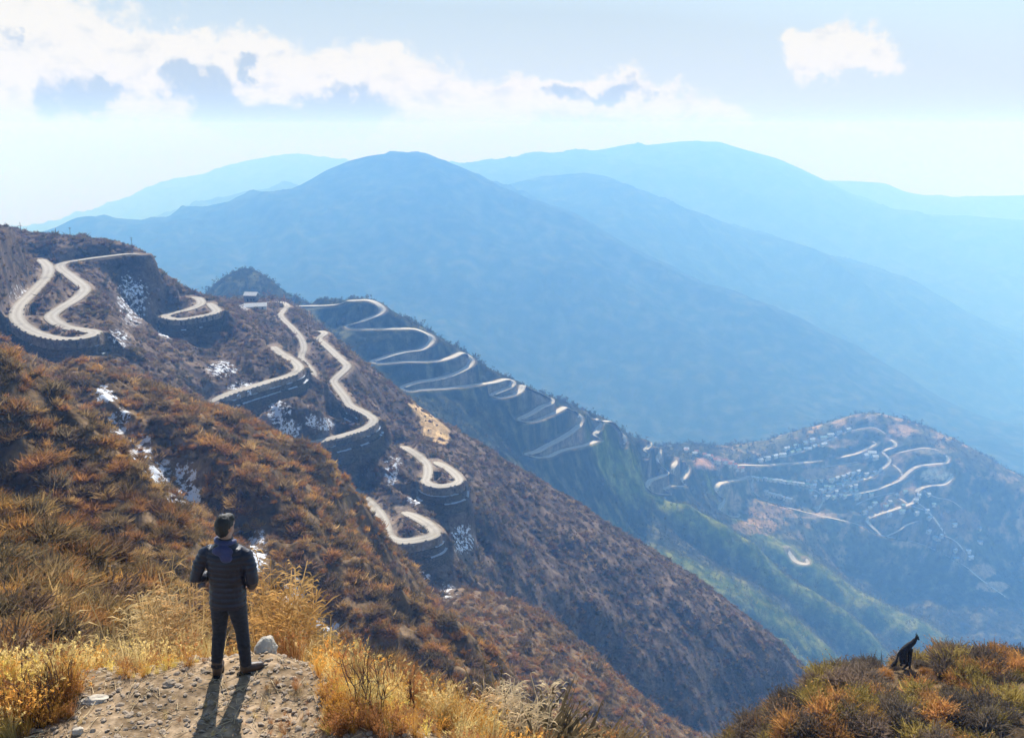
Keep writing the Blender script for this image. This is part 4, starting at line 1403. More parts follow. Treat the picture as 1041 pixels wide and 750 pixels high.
def village_mesh(roof, dx, dy, h):
    me = bpy.data.meshes.new('village_house')
    v = [(a * dx / 2, b * dy / 2, z) for z in (-3, h) for (a, b) in ((-1, -1), (1, -1), (1, 1), (-1, 1))]
    rh = dy * .3
    v += [(-dx / 2, 0, h + rh), (dx / 2, 0, h + rh)]
    e = .6
    f = [(0, 1, 5, 4), (1, 2, 6, 5), (2, 3, 7, 6), (3, 0, 4, 7), (4, 7, 8), (5, 9, 6)]
    n0 = len(v)
    for sg in (-1, 1):
        b = len(v)
        v += [(-dx / 2 - e, sg * (dy / 2 + e), h - .2), (dx / 2 + e, sg * (dy / 2 + e), h - .2), (dx / 2 + e, 0, h + rh + .12), (-dx / 2 - e, 0, h + rh + .12)]
        f.append((b, b + 1, b + 2, b + 3))
    # doorway and windows as darker recessed panes on the front
    nw = len(f)
    for k in np.linspace(-.36, .36, max(2, int(dx / 3.5))):
        b = len(v)
        x = k * dx
        v += [(x - .6, -dy / 2 - .05, 1.0), (x + .6, -dy / 2 - .05, 1.0), (x + .6, -dy / 2 - .05, 2.2), (x - .6, -dy / 2 - .05, 2.2)]
        f.append((b, b + 1, b + 2, b + 3))
    me.from_pydata(v, [], f)
    me.materials.append(MAT_VW)
    me.materials.append(RM[roof])
    me.materials.append(MAT_DARK)
    for p in me.polygons:
        p.material_index = 0 if p.index < 6 else 1 if p.index < nw else 2
    me.update()
    return me


VM = {}


def village(name, cat, spots, roofs, dx, dy, h, rz, jit, label, group):
    for (u, v) in spots:
        u2, v2 = u + RNG.normal(0, jit), v + RNG.normal(0, jit * .5)
        p = hit(u2, v2, 1000, 1900)
        if p is None:
            continue
        roof = roofs[int(RNG.integers(len(roofs)))]
        kx = round(float(RNG.choice([.85, 1.0, 1.2])), 2)
        key = (roof, dx * kx, dy, h)
        if key not in VM:
            VM[key] = village_mesh(*key)
        o = obj_from(name, VM[key])
        o.location = p
        o.rotation_euler = (0, 0, rz + RNG.normal(0, .18))
        lab = label.replace('ROOF', roof)
        tag(o, lab, cat, group.replace('ROOF', roof))


def along(pts, n):
    return [(a, b) for (a, b, _) in dens([(u, v, 0) for (u, v) in pts], n)]


village('barrack', 'barrack', along([(772, 468), (800, 462), (836, 452)], 9), ['white', 'pale green'], 12, 6, 3, .45, .6, 'long ROOF roofed building in the row along the left shoulder of the village hill', 'ROOF roofed buildings on the left shoulder of the hill')
village('barrack', 'barrack', along([(800, 456), (830, 447), (862, 437)], 8), ['pale green', 'blue grey', 'white'], 11, 5.5, 3, .5, .7, 'ROOF roofed building in the upper row climbing to the top of the village hill', 'ROOF roofed buildings in the upper row')
village('village_house', 'house', along([(700, 458), (716, 464), (735, 470), (752, 478)], 16), ['rust red', 'pink', 'white'], 7.5, 6, 4, .3, 3.0, 'small ROOF roofed house clustered in the saddle left of the village hill', 'ROOF roofed houses in the saddle')
village('roadside_shed', 'shed', along([(764, 486), (790, 489), (824, 494)], 14), ['white', 'pale green'], 8, 5, 3, -.1, .4, 'small ROOF roofed shed in the line edging the road below the saddle', 'ROOF roofed sheds edging the road')
village('village_house', 'house', along([(778, 501), (790, 505), (803, 509)], 7), ['white'], 7.5, 6, 4, -.4, .5, 'white gabled house in the short row below the line of roadside sheds', 'white gabled houses')
village('village_house', 'house', [(822 + 6.5 * (k % 8) + 2 * (k // 8), 489 + 5.5 * (k // 8)) for k in range(32)], ['white', 'blue grey', 'pale green'], 6.5, 5, 3.5, .3, 1.8, 'ROOF roofed house packed in the dense middle of the village', 'ROOF roofed houses in the dense middle of the village')
village('barrack', 'barrack', along([(838, 499), (868, 486), (888, 480)], 8) + along([(846, 488), (872, 480)], 6), ['blue grey', 'white'], 10, 5, 3, .55, .8, 'long ROOF roofed building lining the slanting terrace road in mid village', 'ROOF roofed buildings lining the terrace road')
village('village_hall', 'hall', [(881, 464), (886, 462), (889, 466)], ['white'], 12, 8, 4.5, .2, .3, 'large white roofed hall standing near the top of the village hill', 'white roofed halls near the hilltop')
village('village_house', 'house', [(880 + 12 * (k % 6) + 3 * (k // 6), 502 + 10 * (k // 6)) for k in range(18)], ['blue grey', 'pale green', 'white'], 7, 5.5, 3.5, .2, 4.0, 'ROOF roofed house spread over the slope between the two lower village roads', 'ROOF roofed houses between the lower village roads')
village('farm_hut', 'hut', [(947, 526), (971, 533), (995, 538), (946, 541), (955, 548), (972, 560), (996, 552), (984, 560), (986, 566), (972, 568), (949, 546), (958, 545)], ['white', 'blue grey'], 7.5, 5, 3, .2, 1.0, 'scattered ROOF roofed hut on the bare lower right flank of the village hill', 'ROOF roofed huts on the lower right flank')

# ================================================================== DRY GRASS, REEDS, STONES
def tuft_mesh(name, n, mat, seed, droop=.5, width=.010, spread=.16, head=0.0):
    rg = np.random.default_rng(seed)
    V, Q, Tt, sh = [], [], [], []
    for k in range(n):
        a = rg.uniform(0, 6.283)
        r0 = abs(rg.normal(0, spread * .5))
        lean = rg.uniform(.05, droop)
        ln = rg.uniform(.45, 1.0)
        d = np.array([math.cos(a), math.sin(a), 0])
        side = np.array([-d[1], d[0], 0])
        side = side * math.cos(k) + np.array([0, 0, 0]) + d * math.sin(k)
        wd = width * rg.uniform(.6, 1.3)
        base = d * r0
        pts = [base + d * lean * ln * t * t * .9 + np.array([0, 0, ln * t * (1 - .30 * lean * t)]) for t in (0, .4, .75, 1.0)]
        b = len(V)
        for i, p in enumerate(pts[:3]):
            V += [p - side * wd * (1 - .25 * i), p + side * wd * (1 - .25 * i)]
        V.append(pts[3])
        Q += [(b, b + 1, b + 3, b + 2), (b + 2, b + 3, b + 5, b + 4)]
        Tt.append((b + 4, b + 5, b + 6))
        s_ = rg.uniform(.2, 1)
        sh += [s_] * 7
        if head > 0 and rg.random() < .6:
            tip = pts[3]
            dd_ = pts[3] - pts[2]
            dd_ /= np.linalg.norm(dd_)
            for _ in range(9):
                q = tip - dd_ * rg.uniform(0, head) + rg.normal(0, .006, 3)
                e1 = dd_ * .05 + rg.normal(0, .022, 3) + np.array([0, 0, -.012])
                e2 = rg.normal(0, .010, 3)
                b = len(V)
                V += [q, q + e1 + e2, q + e1 * .6 - e2]
                Tt.append((b, b + 1, b + 2))
                sh += [min(1, s_ + .3)] * 3
    me = mesh_np(name, np.array(V), np.array(Q), np.array(Tt), mat, smooth=False)
    at = me.attributes.new('shade', 'FLOAT', 'POINT')
    at.data.foreach_set('value', np.array(sh, np.float32))
    return me


MAT_GRASS = leaf_mat('straw_grass', .5, .5)
TUFTS = [tuft_mesh('grass_tuft', 70, MAT_GRASS, 700 + k, .35 + .12 * (k % 4), .0055, .14, .10 if k % 2 else 0) for k in range(6)]
gp, gt, gscl = [], [], []
STRAW, ORANGE, RUSTY, GOLD = (.62, .47, .19), (.55, .30, .07), (.34, .16, .06), (.66, .50, .13)


def grass_zone(n, x0, x1, y0, y1, hgt, pal, keep=lambda x, y: True):
    k = 0
    while k < n:
        x, y = RNG.uniform(x0, x1), RNG.uniform(y0, y1)
        k += 1
        if not keep(x, y):
            continue
        z = ground_at(x, y)
        gp.append((x, y, z - .03))
        gt.append(pal[int(RNG.integers(len(pal)))])
        hh = hgt * RNG.uniform(.55, 1.25)
        gscl.append((hh * RNG.uniform(.8, 1.2), hh * RNG.uniform(.8, 1.2), hh))


def pxz(u, v, Y):
    s, m = ray(u, v, 1)
    return s * Y


# tall straw behind the man's left foot, edge grass, orange tussocks, litter of short dry grass on the path
def inside(poly, u, v):
    c = False
    for (a, b_), (c_, d) in zip(poly, poly[1:] + poly[:1]):
        if (b_ > v) != (d > v) and u < (c_ - a) * (v - b_) / (d - b_) + a:
            c = not c
    return c


def grass_patch(n, poly, hgt, pal):
    us, vs = [q[0] for q in poly], [q[1] for q in poly]
    while n > 0:
        u, v = RNG.uniform(min(us), max(us)), RNG.uniform(min(vs), max(vs))
        if not inside(poly, u, v):
            continue
        n -= 1
        p = hit(u, v, 4, 12)
        if p is None:
            continue
        gp.append((p[0], p[1], p[2] - .03))
        gt.append(pal[int(RNG.integers(len(pal)))])
        hh = hgt * RNG.uniform(.55, 1.25)
        gscl.append((hh * RNG.uniform(.8, 1.2), hh * RNG.uniform(.8, 1.2), hh))


grass_patch(150, [(-40, 690), (35, 692), (75, 700), (95, 690), (60, 725), (20, 755), (-40, 755)], .44, [GOLD, STRAW, ORANGE, ORANGE, RUSTY])
grass_patch(60, [(-40, 715), (70, 700), (75, 735), (-40, 760)], .30, [ORANGE, RUSTY])
grass_patch(95, [(118, 668), (150, 655), (212, 648), (212, 664), (140, 682)], .46, [STRAW, STRAW, GOLD])
grass_patch(60, [(110, 680), (212, 662), (214, 672), (130, 692)], .20, [ORANGE, RUSTY, GOLD])
grass_patch(120, [(284, 652), (320, 660), (410, 722), (380, 735), (335, 698), (292, 664)], .30, [GOLD, STRAW, STRAW, ORANGE])
grass_patch(120, [(322, 694), (400, 718), (480, 752), (330, 752)], .26, [ORANGE, RUSTY, RUSTY, ORANGE, GOLD])
grass_patch(26, [(272, 690), (318, 690), (325, 752), (262, 752)], .14, [RUSTY, (.40, .30, .16)])
grass_patch(60, [(60, 700), (300, 672), (320, 750), (40, 750)], .07, [STRAW, RUSTY, (.40, .30, .16)])
grass_zone(200, -.6, 1.4, 6.6, 9.0, .50, [ORANGE, RUSTY, STRAW])
grass_zone(420, -3.2, 1.6, 9.0, 12.5, .60, [ORANGE, STRAW, RUSTY, (.45, .33, .15)])
grass_zone(200, -6.5, -3.2, 9.0, 12.5, .60, [ORANGE, STRAW, RUSTY, (.45, .33, .15)])
grass_zone(300, .8, 5.5, 8.5, 16.0, .80, [STRAW, ORANGE, RUSTY])
n_ = len(gp)
scatter('dry_grass', gp, gscl, np.stack([RNG.normal(0, .12, n_), RNG.normal(0, .12, n_), RNG.uniform(0, 6.28, n_)], 1), np.array(gt), RNG.integers(0, 6, n_), source_collection('dry_grass_source', TUFTS))

# gravel and small stones of the path
def pebble_mesh(name, seed, mat):
    rg = np.random.default_rng(seed)
    bm = bmesh.new()
    bmesh.ops.create_icosphere(bm, subdivisions=2, radius=1)
    for v in bm.verts:
        n1 = float(perlin(np.array([v.co.x * 1.3 + seed]), np.array([v.co.y * 1.3 + v.co.z]), seed)[0])
        v.co *= 1 + .35 * n1
        v.co.z *= .6
    me = bpy.data.meshes.new(name)
    bm.to_mesh(me)
    bm.free()
    me.materials.append(mat)
    return me


MAT_STONE = plain('path_stone', (.34, .265, .19), .95, .1, .3, 2.0)
MAT_PALE = plain('pale_rock', (.50, .44, .35), .95, .1, .2, 7.0, .02)
gx = RNG.uniform(-4.6, -.6, 2600)
gy = RNG.uniform(6.0, 8.6, 2600)
gz = np.array([ground_at(x, y) for x, y in zip(gx, gy)])
sz = np.clip(RNG.lognormal(-4.35, .65, 2600), .003, .028)
scatter('gravel', np.stack([gx, gy, gz + sz * .2], 1), np.stack([sz * RNG.uniform(.8, 1.6, 2600), sz, sz * .8], 1), np.stack([RNG.normal(0, .3, 2600), RNG.normal(0, .3, 2600), RNG.uniform(0, 6.28, 2600)], 1),
        np.full((2600, 3), .4), RNG.integers(0, 4, 2600), source_collection('gravel_source', [pebble_mesh('pebble', k, MAT_STONE) for k in range(4)]))
# twigs and straw lying on the path
tw = MB()
for k in range(420):
    x, y = RNG.uniform(-4.4, -.9), RNG.uniform(6.2, 8.0)
    a, l_ = RNG.uniform(0, 6.28), RNG.uniform(.05, .22)
    p0, p1 = (x, y), (x + math.cos(a) * l_, y + math.sin(a) * l_)
    z0, z1 = ground_at(*p0) + .008, ground_at(*p1) + .012 + RNG.uniform(0, .03)
    w_ = .003
    tw.add([(p0[0] - w_ * math.sin(a), p0[1] + w_ * math.cos(a), z0), (p0[0] + w_ * math.sin(a), p0[1] - w_ * math.cos(a), z0), (p1[0] + w_ * math.sin(a), p1[1] - w_ * math.cos(a), z1), (p1[0] - w_ * math.sin(a), p1[1] + w_ * math.cos(a), z1),
            ((p0[0] + p1[0]) / 2, (p0[1] + p1[1]) / 2, (z0 + z1) / 2 + .006)], [(0, 1, 4), (1, 2, 4), (2, 3, 4), (3, 0, 4)])
tag(tw.build('straw_litter', plain('straw', (.50, .38, .22), .9, .1, .3)), kind='stuff')


def rock(u, v, Y, sx, sy, sz_, seed, label, mat, name='rock'):
    bm = bmesh.new()
    bmesh.ops.create_icosphere(bm, subdivisions=4, radius=1)
    P = np.array([v_.co[:] for v_ in bm.verts])
    n1 = fbm(P[:, 0] * .9 + seed * 3.1 + P[:, 2], P[:, 1] * .9 + P[:, 2] * .7, 5, seed)
    n2 = np.round(fbm(P[:, 0] * .7 + P[:, 2] * .5, P[:, 1] * .7 - P[:, 2] * .5 + seed, 2, seed + 9) * 4) / 4
    P = P * (1 + .42 * n1 + .16 * n2)[:, None] * np.array([sx, sy, sz_])
    for v_, q in zip(bm.verts, P):
        v_.co = q
    me = bpy.data.meshes.new(name)
    bm.to_mesh(me)
    bm.free()
    me.materials.append(mat)
    s, m = ray(u, v, 1)
    o = obj_from(name, me)
    o.location = (s * Y, Y, ground_at(s * Y, Y) + sz_ * .25)
    o.rotation_euler = (0, 0, seed * 1.3)
    tag(o, label, 'rock')


rock(271, 664, 8.15, .125, .11, .115, 3, 'rough pale rock at the path edge just right of the standing man', MAT_PALE)
rock(95, 714, 7.25, .12, .07, .03, 5, 'flat whitish stone lying on the left side of the path', MAT_PALE)
rock(196, 668, 8.1, .07, .06, .05, 8, 'small whitish stone at the grass edge left of the standing man', MAT_PALE)
rock(80, 747, 6.75, .05, .05, .04, 11, 'small white stone at the bottom left of the path', MAT_PALE)
rock(172, 695, 7.5, .06, .05, .035, 15, 'little grey stone on the trodden path left of the man', MAT_STONE)

# feathery reeds: tall stalks with drooping plumes
MAT_REED = leaf_mat('reed_straw', .5, .3)


def reed(x, y, hgt, n, seed, tint_, label, lean=0.0):
    rg = np.random.default_rng(seed)
    root = empty('feathery_reed', (x, y, ground_at(x, y) - .05))
    V, Q, T_, S = [], [], [], []
    PV, PT, PS = [], [], []
    for k in range(n):
        a = rg.uniform(0, 6.28)
        ln = hgt * rg.uniform(.65, 1.05)
        d = np.array([math.cos(a), math.sin(a), 0]) * rg.uniform(.05, .30) + np.array([lean, 0, 0])
        b0 = np.array([rg.normal(0, .10), rg.normal(0, .10), 0])
        f_ = lambda t: b0 + d * ln * t * t * .8 + np.array([0, 0, ln * t])
        wd = .006
        side = np.array([math.cos(a + 1.2), math.sin(a + 1.2), 0])
        b = len(V)
        for t in (0, .35, .7, 1.0):
            V += [f_(t) - side * wd, f_(t) + side * wd]
            S += [.35, .35]
        Q += [(b + 2 * i, b + 2 * i + 1, b + 2 * i + 3, b + 2 * i + 2) for i in range(3)]
        # drooping plume of spikelets
        for j in range(rg.integers(9, 16)):
            t0 = rg.uniform(.55, 1.0)
            q = f_(t0)
            a2 = rg.uniform(0, 6.28)
            o_ = np.array([math.cos(a2), math.sin(a2), rg.uniform(.1, .9)])
            o_ *= rg.uniform(.10, .24) * (1.35 - t0) * 1.6
            q1 = q + o_
            q2 = q + o_ * 1.5 + np.array([0, 0, -.06])
            sd = np.array([-o_[1], o_[0], .3])
            sd *= .011 / (np.linalg.norm(sd) + 1e-6)
            bb = len(PV)
            PV += [q, q1 - sd, q1 + sd, q2]
            PT += [(bb, bb + 1, bb + 2), (bb + 1, bb + 3, bb + 2)]
            PS += [rg.uniform(.3, 1)] * 4
    for nm, vv, qq, tt, ss in (('stalks', V, Q, None, S), ('plumes', PV, None, PT, PS)):
        me = mesh_np(nm, np.array(vv), None if qq is None else np.array(qq), None if tt is None else np.array(tt), MAT_REED, smooth=False)
        at = me.attributes.new('shade', 'FLOAT', 'POINT')
        at.data.foreach_set('value', np.array(ss, np.float32))
        o = obj_from(nm, me, root)
        o['tint'] = [float(c) for c in tint_]
    tag(root, label[0], 'reed', label[1])


RL = ('tall dry reed with drooping plumes rising beside the man on his left', 'reeds left of the man')
RR = ('russet dry reed with drooping plumes rising just right of the man', 'reeds right of the man')
RB = ('pale straw reed with spiky plumes standing low in the bottom middle', 'reeds at the bottom middle')
k = 0
for (u, v, Y, hg, n_st, lab, tn) in [(118, 640, 10.6, 1.5, 9, RL, (.46, .33, .16)), (140, 640, 10.8, 1.7, 10, RL, (.50, .36, .17)), (158, 640, 10.4, 1.9, 10, RL, (.48, .31, .13)), (172, 640, 10.9, 1.8, 11, RL, (.52, .38, .2)), (188, 640, 10.3, 1.7, 10, RL, (.46, .28, .12)), (200, 640, 10.7, 1.5, 8, RL, (.50, .34, .15)), (150, 640, 11.6, 1.9, 9, RL, (.5, .36, .18)),
                               (205, 640, 11.5, 2.0, 8, RL, (.45, .28, .10)), (275, 640, 10.2, 1.75, 12, RR, (.46, .26, .09)), (288, 640, 10.0, 1.9, 13, RR, (.50, .31, .12)), (300, 640, 10.3, 1.7, 12, RR, (.47, .27, .09)), (314, 645, 10.1, 1.5, 11, RR, (.50, .30, .11)), (328, 650, 10.2, 1.25, 9, RR, (.48, .33, .14)), (282, 650, 9.4, 1.2, 12, RR, (.45, .25, .08)), (262, 640, 10.6, 1.6, 10, RR, (.46, .26, .09)),
                               (505, 700, 11.0, 1.25, 10, RB, (.60, .46, .28)), (522, 700, 11.6, 1.4, 11, RB, (.62, .48, .30)), (540, 700, 11.2, 1.2, 10, RB, (.58, .44, .26)), (515, 700, 10.4, 1.0, 9, RB, (.58, .42, .24)), (560, 700, 13.0, 1.3, 9, RB, (.60, .46, .28)), (580, 700, 13.5, 1.1, 9, RB, (.58, .42, .22)), (488, 700, 10.5, .9, 9, RB, (.55, .38, .2)), (600, 700, 15.0, 1.2, 8, RB, (.58, .45, .25))]:
    s, _m = ray(u, v, 1)
    reed(s * Y, Y, hg, n_st, 900 + k, tn, lab)
    k += 1

# bare dark stems
MAT_STEM = plain('bare_stem', (.11, .06, .045), .9, .1, .3)


def bare_bush(x, y, hgt, n, seed, label, name='bare_bush'):
    rg = np.random.default_rng(seed)
    b = MB()
    for k in range(n):
        a = rg.uniform(0, 6.28)
        d = np.array([math.cos(a), math.sin(a), 0]) * rg.uniform(.05, .35)
        b0 = np.array([rg.normal(0, .07), rg.normal(0, .07), -.05])
        ln = hgt * rg.uniform(.5, 1.0)
        pts = [b0 + d * ln * t + np.array([rg.normal(0, .012), rg.normal(0, .012), ln * t]) for t in (0, .4, .75, 1)]
        b.tube(pts, [.006, .005, .004, .002], 5)
        for _ in range(4):
            q = pts[1] + (pts[3] - pts[1]) * rg.uniform(0, .9)
            e = q + rg.normal(0, .06, 3) + np.array([0, 0, .09])
            b.tube([q, (q + e) / 2 + rg.normal(0, .006, 3), e], [.003, .0025, .0015], 4)
    o = b.build(name, MAT_STEM)
    o.location = (x, y, ground_at(x, y))
    tag(o, label, 'bush')


for i, (u, Y, hg, n_st, lab) in enumerate([(10, 6.9, .62, 16, 'bare purplish twigs in the very bottom left corner'), (38, 7.0, .55, 15, 'bare dark twigs sprouting from the grass left of the flat white stone'), (58, 7.25, .6, 12, 'thin upright dark twigs at the right end of the left grass patch'),
                                           (368, 7.1, .75, 9, 'tall thin reddish stems sticking up from the golden grass right of the path'), (385, 6.9, .55, 8, 'short reddish stems low in the orange grass right of the path'), (420, 9.0, .8, 7, 'sparse dark stems between the orange grass and the gully')]):
    s, _m = ray(u, 700, 1)
    bare_bush(s * Y, Y, hg, n_st, 40 + i, lab)

# ================================================================== THE MAN
def remeshed(b, name, mat, voxel, parent, smooth_it=4, disp=None, loc=None):
    """fuse the overlapping shapes of b into one continuous skin"""
    o = b.build('tmp', mat)
    md = o.modifiers.new('r', 'REMESH')
    md.mode = 'VOXEL'
    md.voxel_size = voxel
    md.use_smooth_shade = True
    ms = o.modifiers.new('s', 'SMOOTH')
    ms.factor = .5
    ms.iterations = smooth_it
    dg = bpy.context.evaluated_depsgraph_get()
    me = bpy.data.meshes.new_from_object(o.evaluated_get(dg))
    bpy.data.objects.remove(o)
    me.name = name
    if disp:
        n_ = len(me.vertices)
        co, no = np.zeros(n_ * 3, np.float32), np.zeros(n_ * 3, np.float32)
        me.vertices.foreach_get('co', co)
        me.vertices.foreach_get('normal', no)
        co, no = co.reshape(-1, 3), no.reshape(-1, 3)
        co = co + no * disp(co)[:, None]
        me.vertices.foreach_set('co', co.astype(np.float32).ravel())
        me.update()
    if not me.materials:
        me.materials.append(mat)
    return obj_from(name, me, parent, loc)


def loft(b, rings, n=24):
    """rings: (cx, cy, cz, rx, ry[, tilt forward]) bottom to top, closed"""
    vs, fs = [], []
    for r_ in rings:
        cx, cy_, cz, rx, ry = r_[:5]
        for k in range(n):
            a = k / n * 2 * math.pi
            ca, sa = math.cos(a), math.sin(a)
            # slightly squared outline
            q = (abs(ca) ** 2.4 + abs(sa) ** 2.4) ** (-1 / 2.4)
            vs.append((cx + rx * ca * q, cy_ + ry * sa * q, cz))
    m_ = len(rings)
    for i in range(m_ - 1):
        for k in range(n):
            fs.append((i * n + k, i * n + (k + 1) % n, (i + 1) * n + (k + 1) % n, (i + 1) * n + k))
    fs.append(tuple(range(n - 1, -1, -1)))
    fs.append(tuple((m_ - 1) * n + k for k in range(n)))
    b.add(vs, fs)


def ball(b, c, r_, n=14, rot=None):
    vs, fs = [], []
    rot = rot or Matrix.Identity(3)
    for i in range(n + 1):
        th = math.pi * i / n
        for k in range(2 * n):
            a = math.pi * k / n
            v = rot @ Vector((r_[0] * math.sin(th) * math.cos(a), r_[1] * math.sin(th) * math.sin(a), r_[2] * math.cos(th)))
            vs.append((c[0] + v.x, c[1] + v.y, c[2] + v.z))
    for i in range(n):
        for k in range(2 * n):
            fs.append((i * 2 * n + k, (i + 1) * 2 * n + k, (i + 1) * 2 * n + (k + 1) % (2 * n), i * 2 * n + (k + 1) % (2 * n)))
    b.add(vs, fs)


def cloth(name, col, rough, var, scale, bump, spec=.4, sheen=0):
    return plain(name, col, rough, spec, var, scale, bump, 0.0, sheen)


MAT_SKIN = plain('skin', (.36, .20, .13), .6, .3, .08, 20)
MAT_JACKET = cloth('navy_quilted_nylon', (.008, .010, .022), .48, .25, 14, .004, .4)
MAT_HOOD = cloth('blue_collar_cloth', (.03, .035, .10), .7, .2, 14, .003, .3, .2)
MAT_JEANS = cloth('charcoal_denim', (.020, .021, .027), .9, .3, 30, .003, .15, .15)
MAT_BOOT = cloth('brown_boot_leather', (.055, .032, .020), .5, .3, 14, .003, .5)
MAT_SOLE = plain('boot_sole', (.02, .018, .016), .9, .1, .2)
MAT_HAIR = cloth('black_hair', (.010, .009, .008), .55, .4, 60, .006, .4)
MAT_EYE = plain('eye_white', (.7, .68, .65), .3, .5, .02)

Lf, Rf = hit(221, 686, 5, 9.5), hit(251, 683, 5, 9.5)
mid = ((Lf[0] + Rf[0]) / 2, (Lf[1] + Rf[1]) / 2)
man = empty('person', (mid[0], mid[1], min(Lf[2], Rf[2])))
tag(man, 'man seen from behind in a dark quilted jacket and dark jeans on the path end', 'person')
man.rotation_euler = (0, R(2.6), 0)
man.scale = (.968, .968, .968)
lx, ly, lz = Lf[0] - mid[0], Lf[1] - mid[1], Lf[2] - man.location.z
rx, ry, rz_ = Rf[0] - mid[0], Rf[1] - mid[1], Rf[2] - man.location.z
TX = -.010                                    # the trunk stands a little left of the feet's middle
HR = Matrix.Rotation(R(-24), 3, 'Z')          # head turned towards the valley on the right
HC = Vector((TX - .012, .045, 1.630))

# body: one skin from head to feet
b = MB()
ball(b, HC + Vector((0, -.008, .02)), (.076, .096, .108), rot=HR)
ball(b, HC + HR @ Vector((0, .022, -.055)), (.060, .072, .066), rot=HR)
ball(b, HC + HR @ Vector((0, .062, -.098)), (.030, .028, .022), rot=HR)                # chin
b.tube([HC + HR @ Vector((0, .088, .012)), HC + HR @ Vector((0, .112, -.022)), HC + HR @ Vector((0, .092, -.034))], [.012, .017, .013], 10)      # nose
ball(b, HC + HR @ Vector((0, .087, -.058)), (.025, .012, .006), rot=HR)
ball(b, HC + HR @ Vector((0, .085, -.072)), (.021, .013, .007), rot=HR)
ball(b, HC + HR @ Vector((0, .082, .030)), (.055, .016, .010), rot=HR)                 # brow
for sg in (-1, 1):
    ball(b, HC + HR @ Vector((sg * .079, -.006, -.008)), (.011, .022, .033), rot=HR)   # ears
b.tube([(TX, .0, 1.36), (TX - .002, .01, 1.46), (TX - .008, .028, 1.57)], [.075, .060, .058], 16)
loft(b, [(TX, 0, .88, .15, .10), (TX, 0, 1.0, .135, .095), (TX, 0, 1.2, .155, .10), (TX, -.01, 1.36, .16, .095), (TX, -.005, 1.43, .10, .07)])
ARM = {}
for sg in (-1, 1):
    sh_ = Vector((TX + sg * .190, -.012, 1.385))
    el = Vector((TX + sg * (.300 if sg < 0 else .262), -.045, 1.105))
    wr = Vector((TX + sg * .170, .165, 1.03)) if sg < 0 else Vector((TX + sg * .205, .130, .945))
    ARM[sg] = (sh_, el, wr)
    b.tube([sh_, el, wr], [.048, .042, .028], 12)
    # hand resting at the front: palm, four fingers and a thumb
    dr = (wr - el).normalized()
    across = dr.cross(Vector((0, 0, 1))).normalized()
    nrm_ = across.cross(dr)
    palm = wr + dr * .055
    b.tube([wr, wr + dr * .045, wr + dr * .095], [.026, .036, .034], 10)
    for k, (off, ln) in enumerate(((-.028, .062), (-.009, .075), (.010, .070), (.028, .055))):
        p0 = wr + dr * .085 + across * off
        p1 = p0 + dr * ln * .5 - nrm_ * .006
        p2 = p1 + dr * ln * .35 - nrm_ * ln * .35
        b.tube([p0, p1, p2], [.0095, .0090, .0075], 8)
    t0 = wr + dr * .030 - across * sg * .030
    b.tube([t0, t0 + dr * .035 - across * sg * .026, t0 + dr * .062 - across * sg * .026 - nrm_ * .012], [.012, .0105, .008], 8)
for (hx, kx, fx, fy, fz) in ((TX - .085, TX - .105, lx, ly, lz), (TX + .085, TX + .125, rx, ry, rz_)):
    b.tube([(hx, 0, .92), (kx, .012, .49 + fz * .5), (fx, fy, .09 + fz)], [.085, .052, .040], 12)
remeshed(b, 'body', MAT_SKIN, .0085, man, 3)
e_ = MB()
for sg in (-1, 1):
    ball(e_, HC + HR @ Vector((sg * .031, .079, .012)), (.012, .010, .010), 8)
e_.build('eyes', MAT_EYE, man, True)

# hair: thick, short, swept at the crown
b = MB()
ball(b, HC + HR @ Vector((0, -.016, .034)), (.085, .099, .094), rot=HR)
ball(b, HC + HR @ Vector((0, -.050, -.015)), (.074, .058, .082), rot=HR)
ball(b, HC + HR @ Vector((.01, .035, .070)), (.062, .066, .058), rot=HR)
ball(b, HC + HR @ Vector((-.005, -.02, .070)), (.066, .070, .066), rot=HR)
remeshed(b, 'hair', MAT_HAIR, .009, man, 2, lambda c: .008 * fbm(c[:, 0] * 70 + c[:, 1] * 40, c[:, 2] * 38 + c[:, 1] * 30, 3, 4))

# jacket
b = MB()
loft(b, [(TX, .0, .795, .172, .120), (TX, .0, .83, .182, .128), (TX, 0, .92, .176, .122), (TX, 0, 1.03, .170, .116), (TX, -.004, 1.15, .182, .122), (TX, -.010, 1.27, .196, .127), (TX, -.012, 1.36, .196, .120),
         (TX, -.008, 1.415, .175, .108), (TX, .0, 1.455, .115, .088), (TX - .004, .012, 1.51, .078, .078), (TX - .006, .016, 1.525, .074, .074)])
for sg in (-1, 1):
    sh_, el, wr = ARM[sg]
    b.tube([sh_ + Vector((-sg * .05, .004, .008)), sh_ + Vector((0, 0, -.01)), sh_.lerp(el, .5) + Vector((sg * .012, 0, 0)), el, el.lerp(wr, .5), wr], [.072, .073, .066, .059, .054, .044], 18)


def quilt(c):
    t = c[:, 2].copy()
    for sg in (-1, 1):                                  # seams run round the sleeves
        sh_, el, wr = [np.array(q) for q in ARM[sg]]
        for (p, q, off) in ((sh_, el, 0.0), (el, wr, .3)):
            d = q - p
            ln = np.linalg.norm(d)
            d = d / ln
            k = np.clip((c - p) @ d, 0, ln)
            dist = np.linalg.norm(c - p - k[:, None] * d, axis=1)
            on = (dist < .095) & (sg * (c[:, 0] - TX) > .165)
            t = np.where(on, k + off, t)
    s_ = np.abs(np.sin(np.pi * t / .058))
    return .011 * (np.sqrt(s_) - .75) + .006 * fbm(c[:, 0] * 14, c[:, 2] * 14 + c[:, 1] * 9, 3, 8)


remeshed(b, 'jacket', MAT_JACKET, .0085, man, 3, quilt)
